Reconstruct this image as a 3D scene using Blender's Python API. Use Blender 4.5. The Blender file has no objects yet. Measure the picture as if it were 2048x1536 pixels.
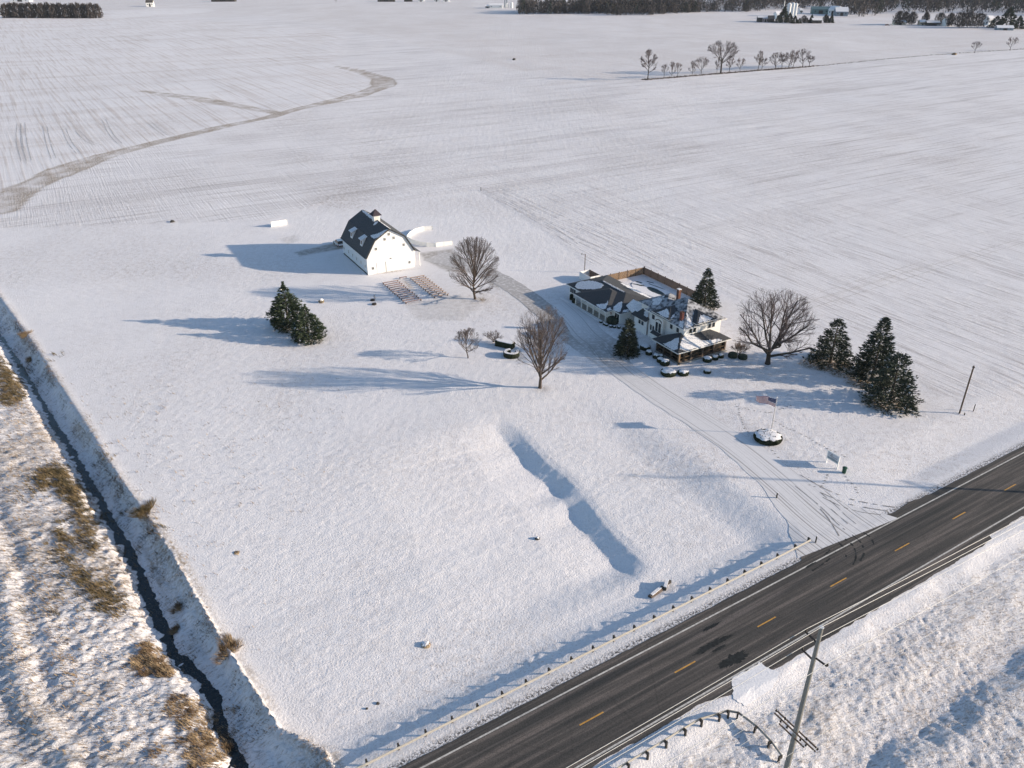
import bpy, math, random
import numpy as np
PI = math.pi
sc = bpy.context.scene
C = sc.collection

# ------------------------------------------------------------------ camera, sky, sun
FPX, CAMH = 1590.0, 65.4
PITCH = math.atan(FPX / 2977.0)
cam_d = bpy.data.cameras.new("camera"); cam = bpy.data.objects.new("camera", cam_d); C.objects.link(cam)
cam.location = (0, 0, CAMH); cam.rotation_euler = (PI / 2 - PITCH, 0, 0)
cam_d.sensor_width = 36.0; cam_d.lens = FPX / 2048 * 36.0; cam_d.clip_end = 20000; cam_d.clip_start = 0.5
sc.camera = cam
SUN_EL, SUN_AZ = math.radians(15.6), math.radians(-5.2)      # azimuth from +X towards +Y
world = bpy.data.worlds.new("World"); sc.world = world; world.use_nodes = True
wn = world.node_tree; wn.nodes.clear()
sky = wn.nodes.new("ShaderNodeTexSky"); sky.sky_type = 'NISHITA'; sky.sun_disc = False
sky.sun_elevation = SUN_EL; sky.sun_rotation = PI / 2 - SUN_AZ; sky.air_density = 1.0; sky.dust_density = 0.6; sky.ozone_density = 2.0
bg = wn.nodes.new("ShaderNodeBackground"); bg.inputs[1].default_value = 0.108
wo = wn.nodes.new("ShaderNodeOutputWorld")
wn.links.new(sky.outputs[0], bg.inputs[0]); wn.links.new(bg.outputs[0], wo.inputs[0])
sd = bpy.data.lights.new("sun", 'SUN'); sun = bpy.data.objects.new("sun", sd); C.objects.link(sun)
sd.energy = 4.15; sd.angle = math.radians(0.6); sd.color = (1.0, 0.84, 0.66)
sun.rotation_euler = (PI / 2 - SUN_EL, 0, SUN_AZ + PI / 2)
sun.location = (100, 0, 100)
sc.view_settings.view_transform = 'Standard'; sc.view_settings.look = 'None'
sc.view_settings.exposure = 0.75; sc.view_settings.gamma = 1.0

# ------------------------------------------------------------------ photo geometry helpers (ground points)
def G(x, y, z=0.0):
    u = (x - 1024) / FPX; v = (768 - y) / FPX
    cp, sp = math.cos(PITCH), math.sin(PITCH)
    dy, dz = cp + v * sp, -sp + v * cp
    t = (z - CAMH) / dz
    return np.array([u * t, dy * t])
def HG(b, t, z=0.0):
    g = G(b[0], b[1], z); v = (768 - t[1]) / FPX
    cp, sp = math.cos(PITCH), math.sin(PITCH)
    return CAMH + g[1] / (cp + v * sp) * (-sp + v * cp) - z

# ------------------------------------------------------------------ numpy noise
def _h(ix, iy, s):
    n = (ix * 374761393 + iy * 668265263 + s * 982451653) & 0xFFFFFFFF
    n = ((n ^ (n >> 13)) * 1274126177) & 0xFFFFFFFF
    return ((n ^ (n >> 16)) & 0xFFFF) / 65535.0
def vnoise(x, y, s=0):
    x = np.asarray(x, float); y = np.asarray(y, float)
    ix = np.floor(x).astype(np.int64); iy = np.floor(y).astype(np.int64)
    fx = x - ix; fy = y - iy
    fx = fx * fx * (3 - 2 * fx); fy = fy * fy * (3 - 2 * fy)
    a = _h(ix, iy, s); b = _h(ix + 1, iy, s); c = _h(ix, iy + 1, s); d = _h(ix + 1, iy + 1, s)
    return (a * (1 - fx) + b * fx) * (1 - fy) + (c * (1 - fx) + d * fx) * fy - 0.5
def fbm(x, y, s=0, o=3):
    r = 0; a = 1.0
    for i in range(o):
        if i: x, y = (x * 0.8 - y * 0.6) * 2.03, (x * 0.6 + y * 0.8) * 2.03
        r = r + a * vnoise(x, y, s + i * 17); a *= 0.5
    return r
def sstep(a, b, x):
    t = np.clip((x - a) / (b - a), 0, 1); return t * t * (3 - 2 * t)
def pldist(x, y, P):
    """distance to polyline, signed (+ = left of direction), and running length parameter"""
    best = np.full(np.shape(x), 1e9); sg = np.zeros(np.shape(x)); par = np.zeros(np.shape(x)); L = 0
    for i in range(len(P) - 1):
        ax, ay = P[i]; bx, by = P[i + 1]; dx, dy = bx - ax, by - ay; l2 = dx * dx + dy * dy; l = math.sqrt(l2)
        t = np.clip(((x - ax) * dx + (y - ay) * dy) / l2, 0, 1)
        ex = x - ax - t * dx; ey = y - ay - t * dy; d = np.sqrt(ex * ex + ey * ey)
        cr = dx * (y - ay) - dy * (x - ax)
        m = d < best
        best = np.where(m, d, best); sg = np.where(m, np.sign(cr), sg); par = np.where(m, L + t * l, par); L += l
    return best, sg, par
def polymask(x, y, poly, soft):
    """soft inside mask of polygon"""
    n = len(poly); ins = np.zeros(np.shape(x), bool)
    for i in range(n):
        ax, ay = poly[i]; bx, by = poly[(i + 1) % n]
        c = (ay > y) != (by > y)
        if ay != by:
            ins ^= c & (x < (bx - ax) * (y - ay) / (by - ay) + ax)
    d, _, _ = pldist(x, y, list(poly) + [poly[0]])
    return np.clip(0.5 + np.where(ins, d, -d) / (2 * soft), 0, 1)
def GP(pts, z=0.0): return [tuple(G(px, py, z)) for px, py in pts]

# ------------------------------------------------------------------ terrain
RA = math.radians(31.8); RD = np.array([math.cos(RA), math.sin(RA)]); RN = np.array([-RD[1], RD[0]])
RE = G(1400, 1392)
def rsq(x, y): return (x - RE[0]) * RD[0] + (y - RE[1]) * RD[1], (x - RE[0]) * RN[0] + (y - RE[1]) * RN[1]
def rpt(s, q): return (RE[0] + s * RD[0] + q * RN[0], RE[1] + s * RD[1] + q * RN[1])
CREEKZ = -2.5
CREEK = GP([(-130, 500), (-60, 590), (0, 672), (45, 735), (95, 820), (160, 925), (225, 1040), (262, 1100), (300, 1190), (350, 1310), (402, 1345), (438, 1400), (450, 1470), (490, 1536), (540, 1620), (600, 1720)], CREEKZ)
EDGE = GP([(-130, 450), (-60, 520), (0, 598), (60, 680), (130, 790), (250, 975), (340, 1098), (450, 1285), (560, 1450), (655, 1500), (700, 1620), (760, 1720)], 0)
SWALE = GP([(985, 835), (1030, 875), (1075, 925), (1120, 958), (1145, 985), (1190, 1045), (1245, 1100), (1300, 1150)], -0.4)
S_END = rsq(*G(1630, 1082))[0]
HA = math.radians(30); HU = np.array([math.cos(HA), math.sin(HA)]); HW = np.array([-HU[1], HU[0]]); HO = np.array([30.5, 130.2])
DRIVE = GP([(1700, 1075), (1640, 1030), (1560, 960), (1480, 895), (1400, 842), (1310, 785), (1225, 725), (1160, 680), (1100, 630), (1050, 590), (1000, 558), (950, 536), (905, 522), (868, 512)])
def ter(x, y, fine=True):
    x = np.asarray(x, float); y = np.asarray(y, float)
    s, q = rsq(x, y)
    z = 0.20 * fbm(x / 34, y / 34, 3, 2) + 0.05 * fbm(x / 9, y / 9, 5, 2)
    flat = sstep(3.0, 9.0, np.abs(q - 3.5) - 5.0)            # calm near the road
    dd, _, _ = pldist(x, y, DRIVE)
    flat = flat * sstep(2.5, 7.0, dd)
    hl = (x - HO[0]) * HU[0] + (y - HO[1]) * HU[1]; hw = (x - HO[0]) * HW[0] + (y - HO[1]) * HW[1]
    hd = np.hypot(np.clip(np.abs(hl - 11) - 14, 0, None), np.clip(np.abs(hw - 22) - 27, 0, None))
    flat = flat * sstep(0.0, 8.0, hd)
    bd = np.hypot(np.clip(np.abs(x + 30) - 16, 0, None), np.clip(np.abs(y - 180) - 20, 0, None))
    flat = flat * sstep(0.0, 8.0, bd)
    far = sstep(600, 1500, y)
    z = z * flat + far * 0
    # low mound of the yard tree band and field undulation
    z = z + 0.8 * fbm(x / 160, y / 160, 9, 2) * sstep(230, 420, y)
    # embankment left of the road
    k = 1 - sstep(S_END - 7, S_END + 1, s); k2 = sstep(S_END + 16, S_END + 26, s)
    prof = np.interp(q, [8.6, 9.9, 10.8, 14.2, 15.6, 24.0, 60.0], [0, -0.08, -0.20, -0.95, -1.06, -0.90, 0.0])
    prof2 = np.interp(q, [8.6, 10.5, 13.0, 15.5, 20.0], [0, -0.12, -0.42, -0.3, 0.0])
    z = z + prof * k + prof2 * k2
    # right of the road
    profr = np.interp(q + 1.1 * fbm(s / 4, s * 0, 91, 3), [-40, -22, -16.0, -13.4, -11.6, -8.2, -4.5, -2.2], [-0.5, -0.35, -0.38, -1.25, -1.15, -0.55, -0.5, 0.0])
    z = np.where(q < -2.2, z + profr, z)
    # swale in the lawn
    d, sg, par = pldist(x, y, SWALE); L = math.dist(SWALE[0], SWALE[-1])
    amp = sstep(0.0, 9.0, par) * (1 - sstep(L - 5, L, par)) * (1.0 + 0.3 * vnoise(par / 3.5, par * 0, 21))
    pm = sum(math.dist(SWALE[i], SWALE[i + 1]) for i in range(4)); amp = amp * (1 - 0.38 * np.exp(-((par - pm) / 1.4) ** 2) * np.exp(-(d / 4.0) ** 2))
    sd_ = d * sg
    pr = np.interp(sd_, [-24, -8, -2.2, -1.4, 1.2, 2.3], [0, -0.55, -1.06, -1.10, -0.13, 0.0][::1])
    z = z + pr * amp
    # creek
    dc, sc_, pc = pldist(x, y, CREEK); de, se, pe = pldist(x, y, EDGE)
    wig = 0.35 * vnoise(pc / 1.6, pc * 0, 31) + 0.5 * vnoise(pc / 5, pc * 0, 33)
    right = sc_ > 0
    t = np.clip(dc + 0.55 * fbm(x / 0.9, y / 0.9, 35, 3) * np.exp(-((dc - 1.2) / 1.6) ** 2), 0, None) / (dc + de + 1e-6)
    zr = CREEKZ + (0 - CREEKZ) * np.interp(t, [0, 0.10, 0.22, 0.5, 0.85, 1.0], [-0.06, -0.02, 0.10, 0.30, 0.80, 1.03])
    inside = (sc_ > 0) & (se < 0)
    lip = 0.16 * np.exp(-(de / 0.9) ** 2)
    w2 = 1.5 + wig * 1.4
    zl = np.interp(dc - wig * 1.0 + 0.8 * fbm(x / 0.8, y / 0.8, 37, 3), [0, 0.75, 1.15, 2.6, 5.0, 9.0, 16.0], [-2.66, -2.62, -2.1, -1.15, -0.75, -0.45, -0.15])
    z = np.where(inside, zr, z)
    z = np.where((sc_ < 0) & (dc < 60), np.where(dc < 16, zl, -0.15 + 0.15 * sstep(16, 60, dc)), z)
    z = z + lip * (se > 0)
    if fine:
        # tussocks: leaning, snow laden grass, left of and on the banks, and on the right verge
        rl = ((sc_ < 0) & (dc < 70)) * sstep(0.9, 2.2, dc)
        ca, sa = math.cos(math.radians(15)), math.sin(math.radians(15))
        uu, vv = x * ca + y * sa, -x * sa + y * ca
        tn = fbm(uu / 1.3, vv / 0.55, 41, 3) + 0.5 * fbm(x / 0.45, y / 0.45, 45, 2)
        ridg = np.sin((dc - 1.2 * vnoise(pc / 9, pc * 0, 52)) * 2 * PI / 4.2) * sstep(9, 13, dc) * 0.11
        z = z + rl * (0.40 * tn + ridg * 2.4 + 0.25 * fbm(x / 3.0, y / 3.0, 49, 2))
        rb = inside * sstep(1.1, 2.0, dc)
        z = z + rb * (0.30 * fbm(x / 0.7, y / 0.5, 47, 3))
        rr = sstep(-3.4, -5.0, q)
        uu, vv = s, q
        z = z + rr * (0.16 * fbm((uu + vv * .4) / 0.50, (vv - uu * .2) / 0.42, 61, 3) + 0.10 * fbm(uu / 2.2, vv / 1.2, 67, 2) + 0.08 * fbm(x / 0.25, y / 0.25, 63, 2))
        re = k * sstep(11.0, 12.0, q) * (1 - sstep(13.6, 14.8, q))
        z = z + re * 0.12 * fbm(x / 0.6, y / 0.5, 65, 2)
        lawn = flat * ((se > 0) | (sc_ > 0)) * (dc > 7) * (q > 16)
        z = z + lawn * 0.0045 * np.sin(2 * PI * (x * .5 + y * .866) / 1.7 + 3 * fbm(x / 14, y / 14, 75, 2)) + lawn * 0.034 * (fbm((x + y * .5) / 0.9, (y - x * .5) / 0.5, 71, 3) + fbm((x - y * 1.3) / 0.9, (y + x * 1.3) / 1.3, 73, 2))
    return z
def tz(x, y): return float(ter(np.array([x]), np.array([y]), False)[0])

# ------------------------------------------------------------------ materials
MATS = {}
def nn(t, typ, **kw):
    n = t.nodes.new(typ)
    for k, v in kw.items(): setattr(n, k, v)
    return n
def mat(name, col, rough=0.8, var=0.15, scale=3.0, metal=0.0, bump=0.0, col2=None, spec=0.3, stretch=None, detail=4):
    if name in MATS: return MATS[name]
    m = bpy.data.materials.new(name); m.use_nodes = True; t = m.node_tree; b = t.nodes['Principled BSDF']
    b.inputs['Roughness'].default_value = rough; b.inputs['Metallic'].default_value = metal
    b.inputs['Specular IOR Level'].default_value = spec
    tc = nn(t, 'ShaderNodeTexCoord'); no = nn(t, 'ShaderNodeTexNoise'); no.inputs['Scale'].default_value = scale; no.inputs['Detail'].default_value = detail
    src = tc.outputs['Object']
    if stretch:
        mp = nn(t, 'ShaderNodeMapping'); mp.inputs['Scale'].default_value = stretch; t.links.new(src, mp.inputs[0]); src = mp.outputs[0]
    t.links.new(src, no.inputs['Vector'])
    cr = nn(t, 'ShaderNodeValToRGB')
    c2 = col2 if col2 else tuple(min(1, c * (1 + var)) for c in col)
    c1 = col if col2 else tuple(c * (1 - var) for c in col)
    cr.color_ramp.elements[0].position = 0.38; cr.color_ramp.elements[1].position = 0.62
    cr.color_ramp.elements[0].color = (*c1, 1); cr.color_ramp.elements[1].color = (*c2, 1)
    t.links.new(no.outputs[0], cr.inputs[0]); t.links.new(cr.outputs[0], b.inputs['Base Color'])
    if bump:
        bp = nn(t, 'ShaderNodeBump'); bp.inputs['Strength'].default_value = 0.6; bp.inputs['Distance'].default_value = bump
        t.links.new(no.outputs[0], bp.inputs['Height']); t.links.new(bp.outputs[0], b.inputs['Normal'])
    MATS[name] = m; return m
SNOW = (0.80, 0.79, 0.81)
M_snow = mat('snow', (0.76, 0.755, 0.78), 0.65, 0, 5.0, bump=0.05, col2=(0.86, 0.85, 0.86))
M_snowpatch = mat('snow_dusted', (0.55, 0.55, 0.58), 0.7, 0, 6.0, bump=0.03, col2=(0.84, 0.84, 0.86))
M_side = mat('white_siding', (0.74, 0.74, 0.73), 0.6, 0.05, 2.0, stretch=(0.4, 0.4, 9.0))
M_barnw = mat('barn_white_boards', (0.70, 0.71, 0.72), 0.6, 0.05, 1.2, stretch=(5.0, 5.0, 0.3))
M_vinyl = mat('white_vinyl', (0.80, 0.80, 0.78), 0.5, 0.03, 3)
M_roof = mat('dark_shingles', (0.040, 0.044, 0.050), 0.9, 0, 9.0, col2=(0.078, 0.080, 0.086), stretch=(1, 1, 2.2), bump=0.02)
M_barnroof = mat('barn_shingles', (0.050, 0.055, 0.062), 0.9, 0, 5.0, col2=(0.095, 0.10, 0.108), stretch=(1, 1, 2.5), bump=0.02)
M_roofd = mat('snow_dusted_shingles', (0.05, 0.054, 0.062), 0.9, 0, 1.6, col2=(0.40, 0.41, 0.44), bump=0.01, detail=9)
M_brown = mat('brown_shingles', (0.10, 0.075, 0.068), 0.9, 0.25, 6)
M_glass = mat('window_glass', (0.015, 0.022, 0.028), 0.12, 0.2, 0.6, spec=0.6)
M_dark = mat('dark_screen_and_shade', (0.028, 0.024, 0.020), 0.8, 0.3, 3)  # porch screens; on the dormer walls it stands in for eave shadow
M_trim = mat('white_trim', (0.78, 0.77, 0.74), 0.5, 0.03, 4)
M_brick = mat('red_brick', (0.15, 0.055, 0.045), 0.9, 0.3, 8)
M_brickdark = mat('dark_brick', (0.12, 0.055, 0.04), 0.9, 0.3, 8)
M_stone = mat('porch_stone', (0.11, 0.085, 0.07), 0.9, 0.3, 3)
M_fence = mat('sunlit_fence_tan_pillar', (0.20, 0.135, 0.085), 0.85, 0.3, 4, stretch=(5, 5, 0.4))  # sun on the north fence run is in this colour; tan pillar reuses it
M_fenceb = mat('dark_fence_boards', (0.13, 0.10, 0.085), 0.85, 0.35, 4, stretch=(5, 5, 0.4))  # darker copy of the same fence boards
M_fol = mat('evergreen_foliage', (0.020, 0.032, 0.024), 0.75, 0, 1.1, col2=(0.066, 0.080, 0.054))
M_folp = mat('pine_foliage', (0.022, 0.038, 0.022), 0.75, 0, 1.5, col2=(0.058, 0.078, 0.040))
M_bark = mat('bark', (0.085, 0.065, 0.052), 0.95, 0.3, 4, bump=0.03, stretch=(3, 3, 0.6))
M_twig = mat('twigs', (0.160, 0.130, 0.118), 0.9, 0.25, 1)
M_twigp = mat('grey_twigs', (0.135, 0.108, 0.105), 0.9, 0.25, 1)
M_hedge = mat('hedge_leaves', (0.018, 0.026, 0.014), 0.8, 0, 7, col2=(0.05, 0.06, 0.03))
M_metal = mat('galvanised_steel', (0.42, 0.40, 0.36), 0.45, 0.12, 6, metal=0.6)
M_railtop = mat('weathered_rail', (0.38, 0.36, 0.325), 0.6, 0.1, 6)
M_post = mat('dark_timber_post', (0.05, 0.045, 0.04), 0.9, 0.25, 8)
M_pole = mat('grey_pole_timber', (0.22, 0.215, 0.20), 0.85, 0.16, 6, stretch=(4, 4, 0.3))
M_polew = mat('brown_pole_timber', (0.11, 0.08, 0.06), 0.85, 0.2, 6)
M_wire = mat('frosted_cable', (0.62, 0.61, 0.58), 0.5, 0.05, 3)
M_black = mat('black_metal', (0.02, 0.02, 0.022), 0.5, 0.2, 4)
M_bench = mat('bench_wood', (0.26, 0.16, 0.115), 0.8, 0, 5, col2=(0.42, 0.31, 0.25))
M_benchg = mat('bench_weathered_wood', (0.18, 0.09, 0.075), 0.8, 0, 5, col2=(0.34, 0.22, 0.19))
M_water = mat('creek_water', (0.012, 0.018, 0.020), 0.12, 0.3, 2, spec=0.5)
M_dry = mat('dry_grass', (0.15, 0.10, 0.06), 0.9, 0, 0.9, col2=(0.36, 0.27, 0.17))
M_dryg = mat('olive_dry_grass', (0.075, 0.062, 0.032), 0.9, 0, 0.8, col2=(0.19, 0.14, 0.075))
M_conc = mat('concrete', (0.36, 0.34, 0.31), 0.9, 0.15, 2)
M_rock = mat('dark_stone', (0.06, 0.055, 0.05), 0.9, 0.3, 6)
M_carp = mat('white_car_paint', (0.72, 0.73, 0.74), 0.25, 0.02, 3, spec=0.6)
M_tyre = mat('tyre_rubber', (0.02, 0.02, 0.02), 0.9, 0.2, 6)
M_red = mat('flag_red', (0.36, 0.025, 0.035), 0.8, 0.08, 6)
M_blue = mat('flag_blue', (0.02, 0.03, 0.11), 0.8, 0.1, 6)
M_white = mat('flag_white', (0.78, 0.76, 0.74), 0.8, 0.04, 6)
M_green = mat('green_plastic', (0.02, 0.07, 0.045), 0.5, 0.1, 6)
M_galv = mat('silver_bin_steel', (0.62, 0.64, 0.66), 0.4, 0.06, 3, metal=0.2)
M_tealroof = mat('teal_metal_roof', (0.10, 0.17, 0.18), 0.5, 0.15, 1)
M_pool = mat('pool_cover', (0.03, 0.05, 0.055), 0.6, 0.25, 1.5)

# ------------------------------------------------------------------ mesh + object helpers
def mesh_np(name, V, F, mats, mi=None):
    me = bpy.data.meshes.new(name); V = np.asarray(V, np.float32)
    me.vertices.add(len(V)); me.vertices.foreach_set('co', V.ravel())
    if isinstance(F, np.ndarray):
        nf, k = F.shape; me.loops.add(nf * k); me.loops.foreach_set('vertex_index', F.astype(np.int32).ravel())
        me.polygons.add(nf); me.polygons.foreach_set('loop_start', np.arange(0, nf * k, k, dtype=np.int32))
    else:
        nf = len(F); ls = np.array([len(f) for f in F], np.int32); st = np.concatenate([[0], np.cumsum(ls)[:-1]]).astype(np.int32)
        me.loops.add(int(ls.sum())); me.loops.foreach_set('vertex_index', np.array([i for f in F for i in f], np.int32))
        me.polygons.add(nf); me.polygons.foreach_set('loop_start', st)
    for m in (mats if isinstance(mats, (list, tuple)) else [mats]): me.materials.append(m)
    if mi is not None: me.polygons.foreach_set('material_index', np.asarray(mi, np.int32))
    me.update(calc_edges=True); me.validate(); me.polygons.foreach_set('use_smooth', np.zeros(len(me.polygons), bool)); return me
def link(name, me, parent=None, loc=None):
    o = bpy.data.objects.new(name, me); C.objects.link(o)
    if parent: o.parent = parent
    if loc is not None: o.location = loc
    return o
def tag(o, label=None, cat=None, group=None, kind=None):
    if label: o['label'] = label
    if cat: o['category'] = cat
    if group: o['group'] = group
    if kind: o['kind'] = kind
    return o
def thing(name, label, cat, loc=(0, 0, 0), rz=0.0, group=None):
    o = bpy.data.objects.new(name, None); C.objects.link(o); o.empty_display_size = 0.3
    o.location = loc; o.rotation_euler = (0, 0, rz); return tag(o, label, cat, group)
def copy_tree(o, parent=None):
    c = o.copy(); C.objects.link(c)
    if parent: c.parent = parent
    for ch in o.children: copy_tree(ch, c)
    return c
class MB:
    def __init__(s): s.V = []; s.F = []; s.M = []
    def face(s, pts, m=0):
        i = len(s.V); s.V += [tuple(p) for p in pts]; s.F.append(list(range(i, i + len(pts)))); s.M.append(m); return s
    def hexa(s, p, m=0):
        i = len(s.V); s.V += [tuple(q) for q in p]
        for f in ((0, 3, 2, 1), (4, 5, 6, 7), (0, 1, 5, 4), (1, 2, 6, 5), (2, 3, 7, 6), (3, 0, 4, 7)):
            s.F.append([i + k for k in f]); s.M.append(m)
        return s
    def box(s, x0, x1, y0, y1, z0, z1, m=0):
        return s.hexa([(x0, y0, z0), (x1, y0, z0), (x1, y1, z0), (x0, y1, z0), (x0, y0, z1), (x1, y0, z1), (x1, y1, z1), (x0, y1, z1)], m)
    def bar(s, p, q, w, h, m=0):
        p = np.array(p, float); q = np.array(q, float); d = q - p; d /= np.linalg.norm(d)
        up = np.array([0, 0, 1.0]) if abs(d[2]) < 0.9 else np.array([1.0, 0, 0])
        r = np.cross(d, up); r /= np.linalg.norm(r); u = np.cross(r, d)
        c = []
        for e in (p, q): c += [e - r * w / 2 - u * h / 2, e + r * w / 2 - u * h / 2, e + r * w / 2 + u * h / 2, e - r * w / 2 + u * h / 2]
        return s.hexa(c, m)
    def tube(s, pts, rad, n=8, m=0, cap=True):
        pts = [np.array(p, float) for p in pts]
        if not hasattr(rad, '__len__'): rad = [rad] * len(pts)
        base = len(s.V)
        for k, p in enumerate(pts):
            d = pts[min(k + 1, len(pts) - 1)] - pts[max(k - 1, 0)]; d /= np.linalg.norm(d) + 1e-9
            up = np.array([0, 0, 1.0]) if abs(d[2]) < 0.9 else np.array([1.0, 0, 0])
            r = np.cross(d, up); r /= np.linalg.norm(r); u = np.cross(r, d)
            for j in range(n):
                a = 2 * PI * j / n; s.V.append(tuple(p + rad[k] * (math.cos(a) * r + math.sin(a) * u)))
        for k in range(len(pts) - 1):
            for j in range(n):
                a = base + k * n + j; b = base + k * n + (j + 1) % n; s.F.append([a, b, b + n, a + n]); s.M.append(m)
        if cap:
            s.F.append([base + j for j in range(n)][::-1]); s.M.append(m)
            s.F.append([base + (len(pts) - 1) * n + j for j in range(n)]); s.M.append(m)
        return s
    def prism(s, poly, z0, z1, m=0, mt=None):
        n = len(poly); i = len(s.V)
        s.V += [(p[0], p[1], z0) for p in poly] + [(p[0], p[1], z1) for p in poly]
        s.F.append([i + k for k in range(n)][::-1]); s.M.append(m)
        s.F.append([i + n + k for k in range(n)]); s.M.append(m if mt is None else mt)
        for k in range(n):
            s.F.append([i + k, i + (k + 1) % n, i + n + (k + 1) % n, i + n + k]); s.M.append(m)
        return s
    def slab(s, pts, th, m=0):
        """planar polygon thickened downwards"""
        n = len(pts); i = len(s.V)
        s.V += [(p[0], p[1], p[2] - th) for p in pts] + [tuple(p) for p in pts]
        s.F.append([i + k for k in range(n)][::-1]); s.M.append(m); s.F.append([i + n + k for k in range(n)]); s.M.append(m)
        for k in range(n):
            s.F.append([i + k, i + (k + 1) % n, i + n + (k + 1) % n, i + n + k]); s.M.append(m)
        return s
    def build(s, name, mats, parent=None, loc=None, smooth=False):
        me = mesh_np(name, s.V, s.F, mats, s.M)
        if smooth: me.polygons.foreach_set('use_smooth', np.ones(len(me.polygons), bool))
        return link(name, me, parent, loc)

# ------------------------------------------------------------------ ground sheet
def axis(segs, g, lo, hi):
    v = [segs[0][0]]
    for a, b, st in segs:
        n = max(1, int(round((b - a) / st))); v += list(np.linspace(a, b, n + 1)[1:])
    st = segs[-1][2]; x = v[-1]
    while x < hi: st *= g; x += st; v.append(x)
    st = segs[0][2]; x = v[0]; pre = []
    while x > lo: st *= g; x -= st; pre.append(x)
    return np.array(pre[::-1] + v)
xs = axis([(-260, -130, 1.2), (-130, -62, 0.5), (-62, 50, 0.22), (50, 130, 0.5), (130, 240, 1.2)], 1.07, -5000, 5000)
ys = axis([(44, 104, 0.22), (104, 180, 0.4), (180, 300, 0.8), (300, 480, 2.0)], 1.05, -60, 9000)
X, Y = np.meshgrid(xs, ys)
x = X.ravel(); y = Y.ravel()
z = ter(x, y)
nx, ny = len(xs), len(ys)
idx = np.arange(nx * ny).reshape(ny, nx)
F = np.stack([idx[:-1, :-1].ravel(), idx[:-1, 1:].ravel(), idx[1:, 1:].ravel(), idx[1:, :-1].ravel()], 1)
s_, q_ = rsq(x, y)
dc_, sc__, pc_ = pldist(x, y, CREEK); de_, se_, pe_ = pldist(x, y, EDGE)
n20 = fbm(x / 20, y / 20, 101, 3); n6 = fbm(x / 6, y / 6, 103, 3); n60 = fbm(x / 60, y / 60, 105, 3)
# zones
farb = GP([(0, 36), (205, 37), (430, 32), (520, 30), (640, 48), (760, 75), (850, 95), (940, 115), (1060, 145), (1200, 158), (1284, 160), (1630, 132), (1850, 112), (2048, 97), (2400, 75)])
farpoly = farb + [tuple(G(2500, -60)), tuple(G(0, -60)), tuple(G(-600, 20))]
mfar = polymask(x, y, farpoly, 1.5)
bright = polymask(x, y, GP([(205, 20), (430, 17), (418, 24), (320, 31), (210, 37)]), 5)
ways = [(GP([(0, 420), (45, 378), (130, 340), (210, 312), (330, 281), (450, 254), (540, 236), (600, 218), (660, 205), (720, 190), (768, 172), (765, 158), (720, 142), (672, 133)]), [6.5, 7, 7.5, 5.5, 4, 3.6, 3.6, 4.5, 6.5, 7, 8, 8, 4.5, 2]),
        (GP([(285, 183), (330, 190), (400, 200), (480, 214), (560, 229)]), [1.5, 5, 5.5, 5, 3])]
tanz = np.zeros_like(x); wedge = np.zeros_like(x)
for P, W in ways:
    d, sg, par = pldist(x, y, P); L = [0]
    for i in range(len(P) - 1): L.append(L[-1] + math.dist(P[i], P[i + 1]))
    w = np.interp(par, L, W) * (1 + 0.5 * vnoise(par / 12, par * 0, 77))
    tanz = np.maximum(tanz, np.clip((w * .8 - d) / 0.8 + 0.5, 0, 1) * (0.62 + 1.0 * fbm(x / 5, y / 5, 79, 3) + 0.45 * np.exp(-((d - w * .75) / 0.9) ** 2)))
    wedge = np.maximum(wedge, np.exp(-((d - w - 1.5) / 1.5) ** 2))
rough = ((sc__ < 0) & (dc_ < 75)) * sstep(1.0, 1.8, dc_) * 1.0
inside = (sc__ > 0) & (se_ < 0)
rough = np.maximum(rough, inside * 0.75)
rough = np.maximum(rough, sstep(-3.2, -4.6, q_) * 0.75)
tanb = inside * sstep(1.0, 1.3, dc_) * np.clip(0.10 + 1.2 * n6, 0, 1) * 0.8 + ((sc__ < 0) & (dc_ < 75)) * np.clip(0.14 + 0.9 * n6 + 0.25 * n20, 0, 1) * 0.85
tanb = np.maximum(tanb, 0.75 * np.exp(-((de_ - 0.5) / 0.55) ** 2) * (0.55 + n6) * (dc_ > 3))
tanz = np.clip(np.maximum(tanz, tanb), 0, 1)
tanz = np.maximum(tanz, sstep(-4, -7, q_) * np.clip(0.05 + 0.8 * n6, 0, 0.6))
for cx, cy, rx, ry in ((-26.5, 176.8, 5.5, 1.6), (-31.5, 175.0, 3, .8), (-26.5, 166.5, 0.8, 3.5)):
    pass
BO = np.array([-33.8, 176.8]); BAng = math.radians(29); BU = np.array([math.cos(BAng), math.sin(BAng)]); BW = np.array([-BU[1], BU[0]])
ba = (x - BO[0]) * BU[0] + (y - BO[1]) * BU[1]; bb = (x - BO[0]) * BW[0] + (y - BO[1]) * BW[1]
tanz = np.maximum(tanz, 0.75 * np.exp(-((ba - 5.5) / 4.0) ** 2 - ((bb + 0.6 + 0.15 * ba - 0.8) / 0.55) ** 2))
tanz = np.maximum(tanz, 0.7 * np.exp(-((ba - 5.7 - 0.08 * (bb + 11)) / 0.7) ** 2 - ((bb + 10.5) / 3.6) ** 4))
for (px, py, rr) in ((960, 600, 1.8), (1085, 778, 1.2)):
    g = G(px, py); tanz = np.maximum(tanz, 0.5 * np.exp(-((x - g[0]) ** 2 + (y - g[1]) ** 2) / rr ** 2))
hl = (x - HO[0]) * HU[0] + (y - HO[1]) * HU[1]; hw = (x - HO[0]) * HW[0] + (y - HO[1]) * HW[1]
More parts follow.
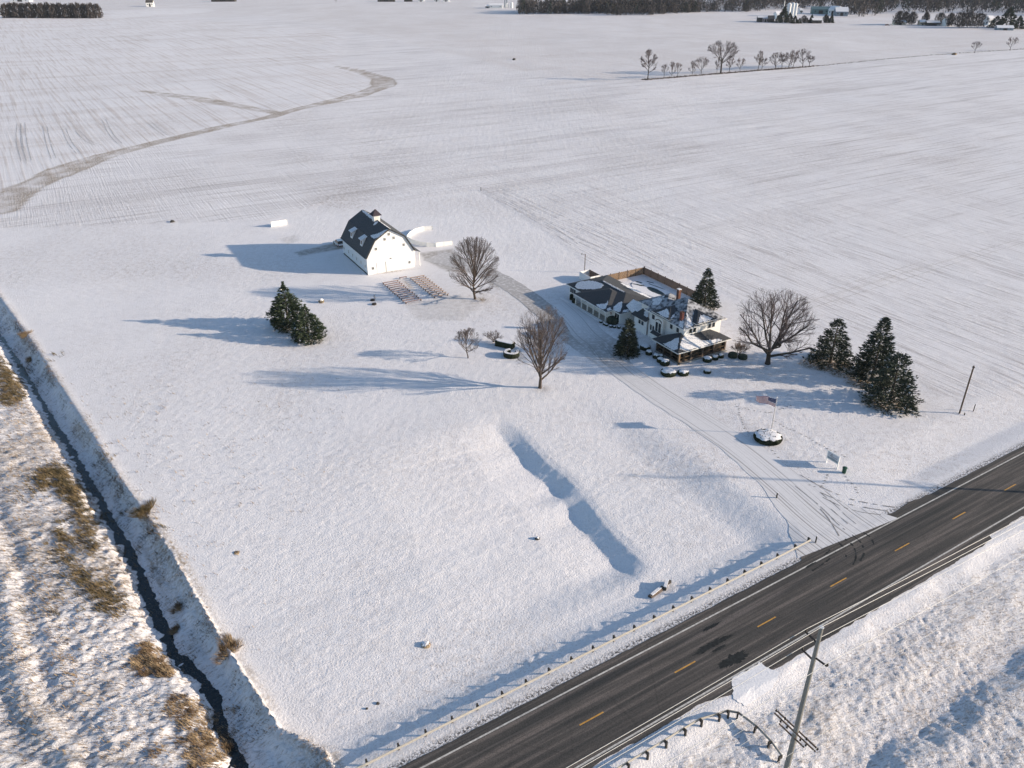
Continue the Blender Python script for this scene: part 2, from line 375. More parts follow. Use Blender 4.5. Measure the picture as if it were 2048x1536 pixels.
# bare ground under the right hand spruces
g1, g2, g3 = G(1660, 728), G(1745, 765), G(1775, 805)
for g, rx in ((g1, 4.6), (g1 * 0.5 + g2 * 0.5, 3.2), (g2, 4.0), (g3, 3.6)):
    tanz = np.maximum(tanz, 1.0 * (1 - sstep(0.75, 1.15, np.hypot((x - g[0] + 0.8) / rx, (y - g[1] + 0.3) / (rx * 0.62)) + 0.35 * n6)))
bare = np.zeros_like(x)
for poly, v in (([(838, 506), (905, 498), (925, 520), (990, 545), (1000, 580), (985, 572), (940, 545), (895, 543), (850, 520)], 0.75),
                ([(590, 505), (660, 488), (684, 482), (690, 497), (640, 505), (600, 512)], 0.85),
                ([(700, 395), (665, 400), (670, 412), (700, 414), (725, 405)], 0.0),
                ([(560, 478), (590, 470), (600, 480), (575, 490)], 0.3)):
    bare = np.maximum(bare, v * polymask(x, y, GP(poly), 0.5))
bare = np.maximum(bare, 0.30 * polymask(x, y, GP([(808, 607), (920, 590), (960, 610), (925, 640), (870, 640), (838, 640)]), 0.6))
bare = np.maximum(bare, 0.22 * polymask(x, y, GP([(700, 640), (1000, 640), (1010, 652), (700, 650)]), 0.1) * 0)
thin = 0.14 + 0.6 * n20 + 0.4 * n60
thin = thin + 0.58 * mfar * (1 - bright) - 0.6 * bright
field = polymask(x, y, GP([(0, 455), (540, 440), (660, 400), (800, 400), (960, 378), (1105, 470), (1180, 530), (1300, 530), (1400, 560), (1480, 600), (1600, 640), (1760, 690), (1880, 790), (2048, 800), (2400, 770)]) + farb[::-1] + [tuple(G(-700, 60)), tuple(G(-700, 500))], 1.0)
northL = polymask(x, y, ways[0][0] + GP([(700, 60), (300, 35), (0, 36)]) + [tuple(G(-700, 36)), tuple(G(-700, 440))], 6.0)
rowR = field * (1 - northL)
rowL = np.clip(field * (1 - rowR), 0, 1) * 0.9
rowR = np.maximum(rowR, 0.0) ; rowL = np.maximum(rowL, mfar * 0.5)
thin = thin - 0.04 * field - 0.5 * wedge
for (px, py, rx, ry, v) in ((695, 398, 9, 10, 1.1), (690, 370, 9, 14, 0.7), (870, 425, 18, 14, 0.4), (700, 330, 28, 30, 0.35), (230, 725, 4, 5, 0.25), (1800, 350, 60, 50, 0.2)):
    g = G(px, py); thin = thin + v * np.exp(-((x - g[0]) / rx) ** 2 - ((y - g[1]) / ry) ** 2) * (0.6 + 1.2 * n20)
lawnR = (q_ > 9) * (1 - field) * polymask(x, y, GP([(1050, 640), (1400, 700), (1900, 760), (2048, 830), (2048, 900), (1640, 1100), (1300, 960), (900, 900), (700, 700)]), 8)
thin = thin + 0.14 * lawnR - 0.30 * np.exp(-(de_ / 3.0) ** 2)
za = np.stack([np.clip(thin, 0, 1), np.clip(bare, 0, 1), np.clip(tanz, 0, 1), np.ones_like(x)], 1).astype(np.float32)
shoulder = np.clip(1 - np.abs(q_ - 8.9) / 0.75, 0, 1) * (1 - 0.0) + np.clip(1 - np.abs(q_ + 1.1) / 0.5, 0, 1) * 0.4
zb = np.stack([np.clip(rough, 0, 1), np.clip(rowR, 0, 1), np.clip(rowL, 0, 1), np.clip(shoulder, 0, 1)], 1).astype(np.float32)

def ground_material():
    m = bpy.data.materials.new('snowy_ground'); m.use_nodes = True; t = m.node_tree; B = t.nodes['Principled BSDF']; L = t.links.new
    B.inputs['Roughness'].default_value = 0.75; B.inputs['Specular IOR Level'].default_value = 0.15
    tc = nn(t, 'ShaderNodeTexCoord').outputs['Object']
    A = nn(t, 'ShaderNodeVertexColor', layer_name='za'); A2 = nn(t, 'ShaderNodeVertexColor', layer_name='zb')
    s1 = nn(t, 'ShaderNodeSeparateColor'); s2 = nn(t, 'ShaderNodeSeparateColor'); L(A.outputs[0], s1.inputs[0]); L(A2.outputs[0], s2.inputs[0])
    thin, bare, tan = s1.outputs; rgh, rR, rL = s2.outputs; sh = A2.outputs['Alpha']
    def noise(scale, detail=3, vec=None, rough=0.6):
        n = nn(t, 'ShaderNodeTexNoise'); n.inputs['Scale'].default_value = scale; n.inputs['Detail'].default_value = detail; n.inputs['Roughness'].default_value = rough
        L(vec if vec is not None else tc, n.inputs['Vector']); return n.outputs[0]
    def mapped(ang, sx, sy):
        r = nn(t, 'ShaderNodeMapping'); r.inputs['Rotation'].default_value = (0, 0, math.radians(-ang)); L(tc, r.inputs[0])
        k = nn(t, 'ShaderNodeMapping'); k.inputs['Scale'].default_value = (sx, sy, 1); L(r.outputs[0], k.inputs[0]); return k.outputs[0]
    def mth(op, a, b=None, c=None, clamp=False):
        n = nn(t, 'ShaderNodeMath', operation=op); n.use_clamp = clamp
        for i, v in enumerate((a, b, c)):
            if v is None: continue
            if isinstance(v, (int, float)): n.inputs[i].default_value = v
            else: L(v, n.inputs[i])
        return n.outputs[0]
    def ss(v, a, b):
        n = nn(t, 'ShaderNodeMapRange'); n.interpolation_type = 'SMOOTHSTEP'
        n.inputs[1].default_value = a; n.inputs[2].default_value = b; L(v, n.inputs[0]); return n.outputs[0]
    def mix(f, a, b):
        n = nn(t, 'ShaderNodeMix'); n.data_type = 'RGBA'
        if isinstance(f, (int, float)): n.inputs[0].default_value = f
        else: L(f, n.inputs[0])
        for k, v in ((6, a), (7, b)):
            if isinstance(v, tuple): n.inputs[k].default_value = (*v, 1)
            else: L(v, n.inputs[k])
        return n.outputs[2]
    nf = noise(4.2, 4, None, 0.7); nm = noise(0.9, 4); nl = noise(0.06, 4); nff = noise(14, 2)
    streakA = noise(1.0, 3, mapped(120, 0.07, 2.0)); streakA2 = noise(1.0, 4, mapped(120, 0.006, 0.22))
    streakB = noise(1.0, 3, mapped(30.6, 0.03, 0.95)); streakB2 = noise(1.0, 4, mapped(31, 0.004, 0.09))
    streakL = noise(1.0, 2, mapped(122, 0.015, 0.75)); streakL2 = noise(1.0, 4, mapped(25, 0.005, 0.07))
    # snow tone
    c = mix(nl, (0.79, 0.775, 0.80), (0.845, 0.83, 0.84))
    # grass tips through the snow
    sp = mth('MULTIPLY', ss(nf, 0.50, 0.68), mth('ADD', mth('MULTIPLY', thin, 1.0), 0.20))
    sp2 = mth('MULTIPLY', ss(nm, 0.40, 0.70), mth('ADD', mth('MULTIPLY', thin, 0.50), 0.05))
    c = mix(mth('ADD', sp, sp2, None, True), c, (0.40, 0.345, 0.31))
    gr = mth('ADD', mth('MULTIPLY', ss(noise(1.9, 5, None, 0.75), 0.46, 0.66), 0.10), mth('MULTIPLY', ss(noise(0.28, 4, None, 0.6), 0.48, 0.70), 0.10))
    c = mix(gr, c, (0.46, 0.43, 0.42))
    # crop rows
    fa = mth('ADD', mth('MULTIPLY', ss(streakA, 0.48, 0.66), 0.40), mth('MULTIPLY', ss(streakA2, 0.50, 0.72), 0.20))
    fb = mth('ADD', mth('MULTIPLY', ss(streakB, 0.48, 0.66), 0.33), mth('MULTIPLY', ss(streakB2, 0.48, 0.70), 0.20))
    sx = nn(t, 'ShaderNodeSeparateXYZ'); L(tc, sx.inputs[0])
    wf = mth('MAXIMUM', ss(mth('ADD', sx.outputs[1], mth('MULTIPLY', nl, 160.0)), 270, 370), ss(mth('MULTIPLY', sx.outputs[0], -1.0), 10, 40)); fa = mth('MULTIPLY', fa, mth('SUBTRACT', 1.15, wf)); fb = mth('MULTIPLY', fb, mth('ADD', wf, 0.08))
    frow = mth('MULTIPLY', rR, mth('MULTIPLY', mth('ADD', fa, fb), mth('ADD', mth('MULTIPLY', nff, 1.4), 0.15)))
    c = mix(mth('MULTIPLY', frow, 1.35, None, True), c, (0.34, 0.305, 0.30))
    fl = mth('ADD', mth('MULTIPLY', ss(streakL, 0.48, 0.66), 0.36), mth('MULTIPLY', ss(streakL2, 0.46, 0.70), 0.24))
    c = mix(mth('MULTIPLY', rL, mth('MULTIPLY', fl, 1.3), None, True), c, (0.47, 0.40, 0.36))
    # tan vegetation
    tn = mth('MULTIPLY', tan, mth('ADD', mth('MULTIPLY', ss(noise(2.4, 4, None, 0.7), 0.38, 0.62), 1.1), 0.12), None, True)
    tcol = mix(noise(0.7, 3), (0.155, 0.105, 0.060), (0.42, 0.315, 0.20))
    tcol = mix(ss(nff, 0.5, 0.7), tcol, (0.10, 0.075, 0.05))
    c = mix(tn, c, tcol)
    # rough, leaning grass under snow
    lean = noise(1.0, 4, mapped(15, 1.2, 4.2), 0.7)
    rn = mth('MULTIPLY', rgh, mth('MULTIPLY', ss(lean, 0.50, 0.66), 0.75), None, True)
    c = mix(rn, c, mix(nm, (0.17, 0.125, 0.085), (0.36, 0.28, 0.20)))
    # bare drive / concrete
    bn = mth('MULTIPLY', bare, mth('ADD', mth('MULTIPLY', ss(nm, 0.3, 0.7), 0.7), 0.55), None, True)
    c = mix(bn, c, (0.34, 0.315, 0.29))
    # gravel shoulder
    shn = mth('MULTIPLY', sh, ss(noise(3.6, 3, None, 0.8), 0.44, 0.56), None, True)
    c = mix(shn, c, (0.055, 0.05, 0.047))
    L(c, B.inputs['Base Color'])
    bp = nn(t, 'ShaderNodeBump'); bp.inputs['Strength'].default_value = 1.0; bp.inputs['Distance'].default_value = 0.075
    h = mth('ADD', mth('MULTIPLY', nf, 1.5), mth('MULTIPLY', mth('MULTIPLY', lean, rgh), 3.2))
    h = mth('ADD', h, mth('MULTIPLY', mth('MULTIPLY', streakA, rR), 1.6))
    h = mth('ADD', h, mth('MULTIPLY', mth('MULTIPLY', streakL, rL), 1.5))
    L(h, bp.inputs['Height']); L(bp.outputs[0], B.inputs['Normal'])
    return m
M_ground = ground_material()
me = mesh_np('ground', np.stack([x, y, z], 1), F, M_ground)
for nme, arr in (('za', za), ('zb', zb)):
    at = me.color_attributes.new(nme, 'FLOAT_COLOR', 'POINT'); at.data.foreach_set('color', arr.ravel())
me.polygons.foreach_set('use_smooth', np.ones(len(me.polygons), bool))
tag(link('ground', me), kind='structure')
del X, Y, za, zb

# creek water ribbon
def ribbon(name, P, w, zf, m, parent=None):
    V = []; Fq = []
    P = [np.array(p) for p in P]
    for i, p in enumerate(P):
        d = P[min(i + 1, len(P) - 1)] - P[max(i - 1, 0)]; d /= np.linalg.norm(d); n = np.array([-d[1], d[0]])
        ww = w[i] if hasattr(w, '__len__') else w
        for k in (-ww, ww):
            r = p + n * k; V.append((r[0], r[1], zf(r[0], r[1])))
    for i in range(len(P) - 1): Fq.append([2 * i, 2 * i + 1, 2 * i + 3, 2 * i + 2])
    return link(name, mesh_np(name, V, Fq, m), parent)
tag(ribbon('creek_water', CREEK, 1.9, lambda a, b: CREEKZ - 0.02, M_water), kind='structure')

# ------------------------------------------------------------------ road
def road_material():
    m = bpy.data.materials.new('asphalt'); m.use_nodes = True; t = m.node_tree; B = t.nodes['Principled BSDF']; L = t.links.new
    B.inputs['Roughness'].default_value = 0.8; B.inputs['Specular IOR Level'].default_value = 0.25
    tc = nn(t, 'ShaderNodeTexCoord').outputs['Object']
    def noise(sx, sy, scale, detail=3, rough=0.6):
        k = nn(t, 'ShaderNodeMapping'); k.inputs['Scale'].default_value = (sx, sy, 1); L(tc, k.inputs[0])
        n = nn(t, 'ShaderNodeTexNoise'); n.inputs['Scale'].default_value = scale; n.inputs['Detail'].default_value = detail; n.inputs['Roughness'].default_value = rough
        L(k.outputs[0], n.inputs[0]); return n.outputs[0]
    def ramp(v, stops):
        r = nn(t, 'ShaderNodeValToRGB'); L(v, r.inputs[0]); e = r.color_ramp.elements
        while len(e) < len(stops): e.new(0.5)
        for i, (p, c) in enumerate(stops): e[i].position = p; e[i].color = (*c, 1)
        return r.outputs[0]
    base = ramp(noise(0.035, 1.3, 1.0, 5), [(0.34, (0.040, 0.041, 0.041)), (0.50, (0.072, 0.067, 0.063)), (0.62, (0.140, 0.122, 0.112))])
    sp = ramp(noise(1, 1, 9.0, 3, 0.8), [(0.3, (0.55, 0.55, 0.55)), (0.7, (1.5, 1.48, 1.46))])
    mx = nn(t, 'ShaderNodeMix'); mx.data_type = 'RGBA'; mx.blend_type = 'MULTIPLY'; mx.inputs[0].default_value = 1.0; L(base, mx.inputs[6]); L(sp, mx.inputs[7])
    # pale worn wheel and joint lines along the road
    wl = ramp(noise(0.012, 2.6, 1.0, 4), [(0.60, (0, 0, 0)), (0.74, (0.5, 0.5, 0.5))])
    m2 = nn(t, 'ShaderNodeMix'); m2.data_type = 'RGBA'; L(wl, m2.inputs[0]); L(mx.outputs[2], m2.inputs[6]); m2.inputs[7].default_value = (0.19, 0.17, 0.158, 1)
    cr = nn(t, 'ShaderNodeTexVoronoi'); cr.feature = 'DISTANCE_TO_EDGE'; cr.inputs['Scale'].default_value = 0.16
    k = nn(t, 'ShaderNodeMapping'); k.inputs['Scale'].default_value = (1.0, 0.5, 1); L(tc, k.inputs[0]); L(k.outputs[0], cr.inputs['Vector'])
    cf = ramp(cr.outputs['Distance'], [(0.0, (0.22, 0.22, 0.22)), (0.010, (0, 0, 0))])
    m3 = nn(t, 'ShaderNodeMix'); m3.data_type = 'RGBA'; L(cf, m3.inputs[0]); L(m2.outputs[2], m3.inputs[6]); m3.inputs[7].default_value = (0.014, 0.014, 0.015, 1)
    L(m3.outputs[2], B.inputs['Base Color'])
    bp = nn(t, 'ShaderNodeBump'); bp.inputs['Distance'].default_value = 0.01; bp.inputs['Strength'].default_value = 0.5; L(noise(1, 1, 14, 2, 0.7), bp.inputs['Height']); L(bp.outputs[0], B.inputs['Normal'])
    return m
M_road = road_material()
M_mark = mat('worn_white_paint', (0.42, 0.40, 0.37), 0.7, 0, 3, col2=(0.62, 0.60, 0.56))
M_yel = mat('yellow_paint', (0.42, 0.22, 0.05), 0.7, 0, 3, col2=(0.60, 0.33, 0.08))
M_wet = mat('wet_asphalt', (0.016, 0.018, 0.018), 0.7, 0.35, 3)
M_tyrem = mat('tyre_mark_slush', (0.30, 0.28, 0.27), 0.8, 0.35, 4)
def strip_edge(s0, s1, q, amp, sd, step=0.5):
    return [(s, q + amp * float(fbm(np.array([s * 0.9]), np.array([q * 3.0]), sd, 3)[0])) for s in np.arange(s0, s1, step)]

sA = -40.0; sB = 420.0
s_sh = rsq(*G(1463, 1385))[0]; s_sh2 = rsq(*G(1535, 1325))[0]
lo = []
for s, q in strip_edge(sA, sB, 0, 0.22, 201):
    b = -0.75 if s < s_sh - 4 else (-0.75 - 0.9 * min(1, (s - s_sh + 4) / 4.0))
    if s > s_sh2 + 22: b = max(-1.65, b) if s < s_sh2 + 40 else -1.0
    lo.append((s, b + q))
hi = [(s, q + (0.0 if not (S_END - 4 < s < S_END + 22) else 0.55 * float(fbm(np.array([s * .7]), np.array([1.0]), 209, 4)[0]) + .25)) for s, q in strip_edge(sA, sB, 8.55, 0.12, 203)]
Vr = [(s, q, 0.028) for s, q in lo] + [(s, q, 0.028) for s, q in hi]; n = len(lo)
Fr = [[i, i + 1, n + i + 1, n + i] for i in range(n - 1)]
ro = link('road', mesh_np('road', Vr, Fr, M_road)); ro.location = (RE[0], RE[1], 0); ro.rotation_euler = (0, 0, RA); tag(ro, kind='structure')
mk = MB()
def mline(q0, q1, s0, s1, m, zz=0.033):
    seg = 6.0; s = s0
    while s < s1:
        e = min(s + seg, s1); mk.face([(s, q0, zz), (e, q0, zz), (e, q1, zz), (s, q1, zz)], m); s = e
mline(-0.09, 0.09, sA, sB, 0); mline(7.38, 7.56, sA, sB, 0)
for i in range(-5, 34):
    s0 = rsq(*G(1370.1, 1334.3))[0] + i * 12.19; mk.face([(s0 - 1.45, 3.49, 0.033), (s0 + 1.45, 3.49, 0.033), (s0 + 1.45, 3.64, 0.033), (s0 - 1.45, 3.64, 0.033)], 1)
mo = mk.build('road_markings', [M_mark, M_yel]); mo.location = (RE[0], RE[1], 0); mo.rotation_euler = (0, 0, RA); tag(mo, kind='structure')
def blob(cx, cy, rx, ry, ang, zz, rnd, n=26, amp=0.25):
    pts = []
    for k in range(n):
        a = 2 * PI * k / n; r = 1 + amp * (rnd.random() - 0.5) * 2
        u, v = rx * r * math.cos(a), ry * r * math.sin(a)
        pts.append((cx + u * math.cos(ang) - v * math.sin(ang), cy + u * math.sin(ang) + v * math.cos(ang), zz))
    return pts
rnd = random.Random(5)
wp = MB()
for px, py, rx, ry in ((1420, 1292, 2.1, .38), (1447, 1279, 1.3, .22), (1470, 1318, 1.5, .6), (1450, 1328, 1.0, .45), (1422, 1254, 1.3, .2), (1438, 1297, 1.1, .16)):
    g = G(px, py); wp.face(blob(g[0], g[1], rx, ry, RA, 0.0315 + rx * 0.0003, rnd, 60, .32))
tag(wp.build('wet_patch', M_wet), kind='structure')
# snow lying over the shoulder at the field entrance
sp_ = MB(); poly = GP([(1462, 1358), (1520, 1325), (1532, 1334), (1560, 1345), (1545, 1375), (1490, 1410), (1468, 1398), (1466, 1375)])
dens = []
for i in range(len(poly)):
    a = np.array(poly[i]); b = np.array(poly[(i + 1) % len(poly)])
    for k in range(8):
        p = a + (b - a) * k / 8; dens.append((p[0] + rnd.uniform(-.12, .12), p[1] + rnd.uniform(-.12, .12)))
cx_ = np.mean(np.array(dens), 0)
def zz_(p): q = rsq(p[0], p[1])[1]; return max(tz(*p) + 0.05, 0.037) if q > -2.3 else tz(*p) + 0.05
for k in range(len(dens)):
    a, c2 = np.array(dens[k]), np.array(dens[(k + 1) % len(dens)])
    for f0, f1 in ((0, .25), (.25, .5), (.5, .75), (.75, 1)):
        qs = [cx_ + (a - cx_) * f0, cx_ + (a - cx_) * f1, cx_ + (c2 - cx_) * f1, cx_ + (c2 - cx_) * f0]; qs = qs[1:] if f0 == 0 else qs
        sp_.face([(p[0], p[1], zz_(p)) for p in qs])
tag(sp_.build('snow_patch', M_snow), kind='structure')

# ------------------------------------------------------------------ driveway
def drive_material():
    m = bpy.data.materials.new('snowy_drive'); m.use_nodes = True; t = m.node_tree; B = t.nodes['Principled BSDF']; L = t.links.new
    B.inputs['Roughness'].default_value = 0.75
    uv = nn(t, 'ShaderNodeUVMap'); uv.uv_map = 'uv'
    at = nn(t, 'ShaderNodeVertexColor', layer_name='melt_shade'); sp = nn(t, 'ShaderNodeSeparateColor'); L(at.outputs[0], sp.inputs[0])
    tc = nn(t, 'ShaderNodeTexCoord').outputs['Object']
    def noise(vec, sx, sy, scale, detail=3):
        k = nn(t, 'ShaderNodeMapping'); k.inputs['Scale'].default_value = (sx, sy, 1); L(vec, k.inputs[0])
        n = nn(t, 'ShaderNodeTexNoise'); n.inputs['Scale'].default_value = scale; n.inputs['Detail'].default_value = detail; L(k.outputs[0], n.inputs[0]); return n.outputs[0]
    def ss(v, a, b):
        n = nn(t, 'ShaderNodeMapRange'); n.interpolation_type = 'SMOOTHSTEP'; n.inputs[1].default_value = a; n.inputs[2].default_value = b; L(v, n.inputs[0]); return n.outputs[0]
    def mth(op, a, b):
        n = nn(t, 'ShaderNodeMath', operation=op); n.use_clamp = True
        for i, v in enumerate((a, b)):
            if isinstance(v, (int, float)): n.inputs[i].default_value = v
            else: L(v, n.inputs[i])
        return n.outputs[0]
    def mix(f, a, b):
        n = nn(t, 'ShaderNodeMix'); n.data_type = 'RGBA'; L(f, n.inputs[0])
        for k, v in ((6, a), (7, b)):
            if isinstance(v, tuple): n.inputs[k].default_value = (*v, 1)
            else: L(v, n.inputs[k])
        return n.outputs[2]
    st = noise(uv.outputs[0], 0.02, 3.2, 1.0, 3); nm = noise(tc, 1, 1, 1.3, 4); nf = noise(tc, 1, 1, 7, 3)
    c = mix(nf, (0.70, 0.69, 0.71), (0.82, 0.81, 0.82))
    tr = mth('MULTIPLY', ss(st, 0.52, 0.66), mth('ADD', mth('MULTIPLY', sp.outputs[1], 0.95), 0.22))
    c = mix(tr, c, (0.20, 0.185, 0.18))
    ml = mth('MULTIPLY', sp.outputs[0], mth('ADD', mth('MULTIPLY', ss(nm, 0.30, 0.6), 0.7), 0.42))
    c = mix(ml, c, (0.27, 0.25, 0.235)); L(c, B.inputs['Base Color'])
    bp = nn(t, 'ShaderNodeBump'); bp.inputs['Distance'].default_value = 0.04; bp.inputs['Strength'].default_value = 0.8; L(st, bp.inputs['Height']); L(bp.outputs[0], B.inputs['Normal'])
    return m
M_drive = drive_material()
def smooth_pl(P, step=0.8):
    P = [np.array(p, float) for p in P]; out = []
    for i in range(len(P) - 1):
        p0 = P[max(i - 1, 0)]; p1 = P[i]; p2 = P[i + 1]; p3 = P[min(i + 2, len(P) - 1)]
        n = max(1, int(np.linalg.norm(p2 - p1) / step))
        for k in range(n):
            t = k / n; out.append(0.5 * ((2 * p1) + (-p0 + p2) * t + (2 * p0 - 5 * p1 + 4 * p2 - p3) * t * t + (-p0 + 3 * p1 - 3 * p2 + p3) * t ** 3))
    out.append(P[-1]); return out
def drape(name, P, W, melt_shade, track, dz=0.03, nacross=9, m=None, sd=0):
    """ribbon draped on the terrain, with widths W, melt and track strengths given per control point"""
    L0 = [0]
    for i in range(len(P) - 1): L0.append(L0[-1] + math.dist(P[i], P[i + 1]))
    S = smooth_pl(P); V = []; Fq = []; UV = []; CL = []; l = 0; nA = nacross
    for i, p in enumerate(S):
        if i: l += np.linalg.norm(p - S[i - 1])
        d = S[min(i + 1, len(S) - 1)] - S[max(i - 1, 0)]; d /= np.linalg.norm(d); nrm = np.array([-d[1], d[0]])
        w = np.interp(l, L0, W) * (1 + 0.0); wl = w + 0.30 * float(fbm(np.array([l / 2.0]), np.array([0.0]), 301 + sd, 3)[0]); wr = w + 0.30 * float(fbm(np.array([l / 2.0]), np.array([9.0]), 307 + sd, 3)[0])
        for k in range(nA):
            f = k / (nA - 1); off = -wl + (wl + wr) * f; r = p + nrm * off
            V.append((r[0], r[1], 0)); UV.append((l, off)); CL.append((np.interp(l, L0, melt_shade), np.interp(l, L0, track), 0, 1))
    V = np.array(V); V[:, 2] = ter(V[:, 0], V[:, 1], False) + dz
    for i in range(len(S) - 1):
        for k in range(nA - 1):
            a = i * nA + k; Fq.append([a, a + 1, a + nA + 1, a + nA])
    me = mesh_np(name, V, Fq, m or M_drive)
    uvl = me.uv_layers.new(name='uv'); li = np.zeros(len(me.loops), np.int32); me.loops.foreach_get('vertex_index', li)
    uvl.data.foreach_set('uv', np.array(UV, np.float32)[li].ravel())
    ca = me.color_attributes.new('melt_shade', 'FLOAT_COLOR', 'POINT'); ca.data.foreach_set('color', np.array(CL, np.float32).ravel())
    return tag(link(name, me), kind='structure')
drape('driveway', DRIVE, [9.0, 5.2, 3.4, 2.9, 2.7, 2.7, 2.9, 3.2, 2.8, 2.6, 2.6, 2.8, 3.5, 4.0],
      [0.16, .14, .10, .10, 0.12, 0.14, 0.30, 0.75, 0.8, 0.72, 0.66, 0.6, 0.55, 0.45], [.7, .65, .5, .4, .35, .3, .35, .4, .3, .2, .2, .2, .1, .1])  # bare concrete towards the barn; shade painted in beside the house
drape('driveway', GP([(1268, 752), (1232, 722), (1205, 690), (1178, 668), (1150, 635), (1120, 608)]), [1.2, 2.6, 3.6, 3.4, 3.0, 2.0], [0.1, 0.7, 0.75, .35, 0.1, 0.0], [.5, .6, .4, .3, .2, .2], dz=0.036, sd=5)  # greyed in the middle to paint the shade lying there
# curved wheel tracks where cars turn from the road into the drive
tr = MB()
def track(pts, w, zz=0.045):
    S = smooth_pl(GP(pts), 0.5)
    for i in range(len(S) - 1):
        d = S[i + 1] - S[i]; d /= np.linalg.norm(d); nrm = np.array([-d[1], d[0]]); ww = w * rnd.uniform(0.6, 1.2)
        if rnd.random() < 0.12: continue
        q = [S[i] - nrm * ww, S[i + 1] - nrm * ww, S[i + 1] + nrm * ww, S[i] + nrm * ww]
        tr.face([(p[0], p[1], tz(p[0], p[1]) + zz) for p in q])
track([(1790, 1015), (1745, 1008), (1700, 998), (1650, 978), (1600, 950)], 0.09)
track([(1775, 1022), (1735, 1016), (1690, 1006), (1640, 985)], 0.08)
track([(1762, 1030), (1720, 1024), (1680, 1012), (1640, 992)], 0.07)
track([(1690, 1060), (1672, 1045), (1650, 1022), (1625, 1000), (1590, 972)], 0.07)
track([(1678, 1072), (1668, 1055), (1655, 1035), (1640, 1018)], 0.08)
track([(1700, 1052), (1682, 1036), (1662, 1018)], 0.06)
track([(1712, 1048), (1690, 1030), (1670, 1010), (1640, 985)], 0.05)
tag(tr.build('tyre_tracks', M_tyrem), kind='structure')
tm = MB()
def tmark(pts, w):
    S = smooth_pl(GP(pts), 0.4)
    for i in range(len(S) - 1):
        if rnd.random() < 0.25: continue
        d = S[i + 1] - S[i]; d /= np.linalg.norm(d); nrm = np.array([-d[1], d[0]]); ww = w * rnd.uniform(0.3, 1.2)
        tm.face([(p[0], p[1], 0.0335) for p in (S[i] - nrm * ww, S[i + 1] - nrm * ww, S[i + 1] + nrm * ww, S[i] + nrm * ww)])
for pts in ([(1690, 1078), (1706, 1092), (1712, 1112), (1706, 1130)], [(1704, 1070), (1722, 1086), (1728, 1106), (1720, 1122)], [(1676, 1084), (1690, 1100), (1692, 1118)], [(1720, 1062), (1740, 1074), (1748, 1090)], [(1660, 1100), (1640, 1118), (1612, 1136)], [(1672, 1104), (1652, 1124), (1624, 1142)]): tmark(pts, .12)
tag(tm.build('tyre_marks', M_wet), kind='structure')
ft = MB()
def ftrack(pts, gauge, w):
    S = smooth_pl(GP(pts), 1.2)
    for off in (-gauge / 2, gauge / 2):
        for i in range(len(S) - 1):
            if rnd.random() < 0.10: continue
            d = S[i + 1] - S[i]; d /= np.linalg.norm(d); nrm = np.array([-d[1], d[0]]); ww = w * rnd.uniform(0.5, 1.2); c0, c1 = S[i] + nrm * off, S[i + 1] + nrm * off
            ft.face([(p[0], p[1], tz(p[0], p[1]) + 0.05) for p in (c0 - nrm * ww, c1 - nrm * ww, c1 + nrm * ww, c0 + nrm * ww)])
for pts in ([(958, 378), (1060, 428), (1180, 490), (1310, 545)], [(985, 372), (1090, 420), (1240, 490), (1345, 545)], [(1605, 616), (1700, 586), (1850, 540), (2048, 480)], [(1590, 606), (1700, 572), (1860, 524)], [(1000, 395), (1100, 455), (1150, 490)]): ftrack(pts, 2.2, .08)
for pts in ([(38, 248), (38, 285), (48, 322)], [(46, 246), (50, 285), (58, 322)], [(128, 258), (140, 285), (158, 308)], [(208, 240), (222, 268), (240, 288)], [(155, 262), (175, 282), (200, 292)], [(300, 246), (318, 262), (332, 272)], [(90, 252), (98, 290), (108, 318)]): ftrack(pts, 1.6, .16)
tag(ft.build('field_tracks', mat('grey_track_strip', (0.52, 0.50, 0.49), 0.85, 0.2, 2)), kind='structure')  # even light grey strips along the wheel tracks
# lawn footprints trail near the flagpole
fp = MB()
for pts in ([(1548, 842), (1575, 857), (1610, 873), (1640, 890), (1670, 905), (1690, 913)], [(1475, 815), (1482, 840), (1490, 858), (1500, 868)], [(1545, 826), (1520, 824), (1490, 818)], [(1560, 820), (1580, 812)], [(1690, 955), (1705, 968), (1715, 985)], [(1655, 950), (1640, 975), (1620, 970)], [(1540, 895), (1550, 908), (1556, 915)]):
    S = smooth_pl(GP(pts), 0.62)
    for i, p in enumerate(S):
        ox, oy = rnd.uniform(-.12, .12), rnd.uniform(-.12, .12)
        fp.face([(a, b, tz(a, b) + 0.035) for a, b, _ in blob(p[0] + ox, p[1] + oy, 0.19, 0.07, rnd.uniform(-.9, .1), 0, rnd, 7, .3)])
tag(fp.build('footprints', mat('trodden_snow', (0.14, 0.13, 0.12), 0.9, 0.4, 5)), kind='structure')

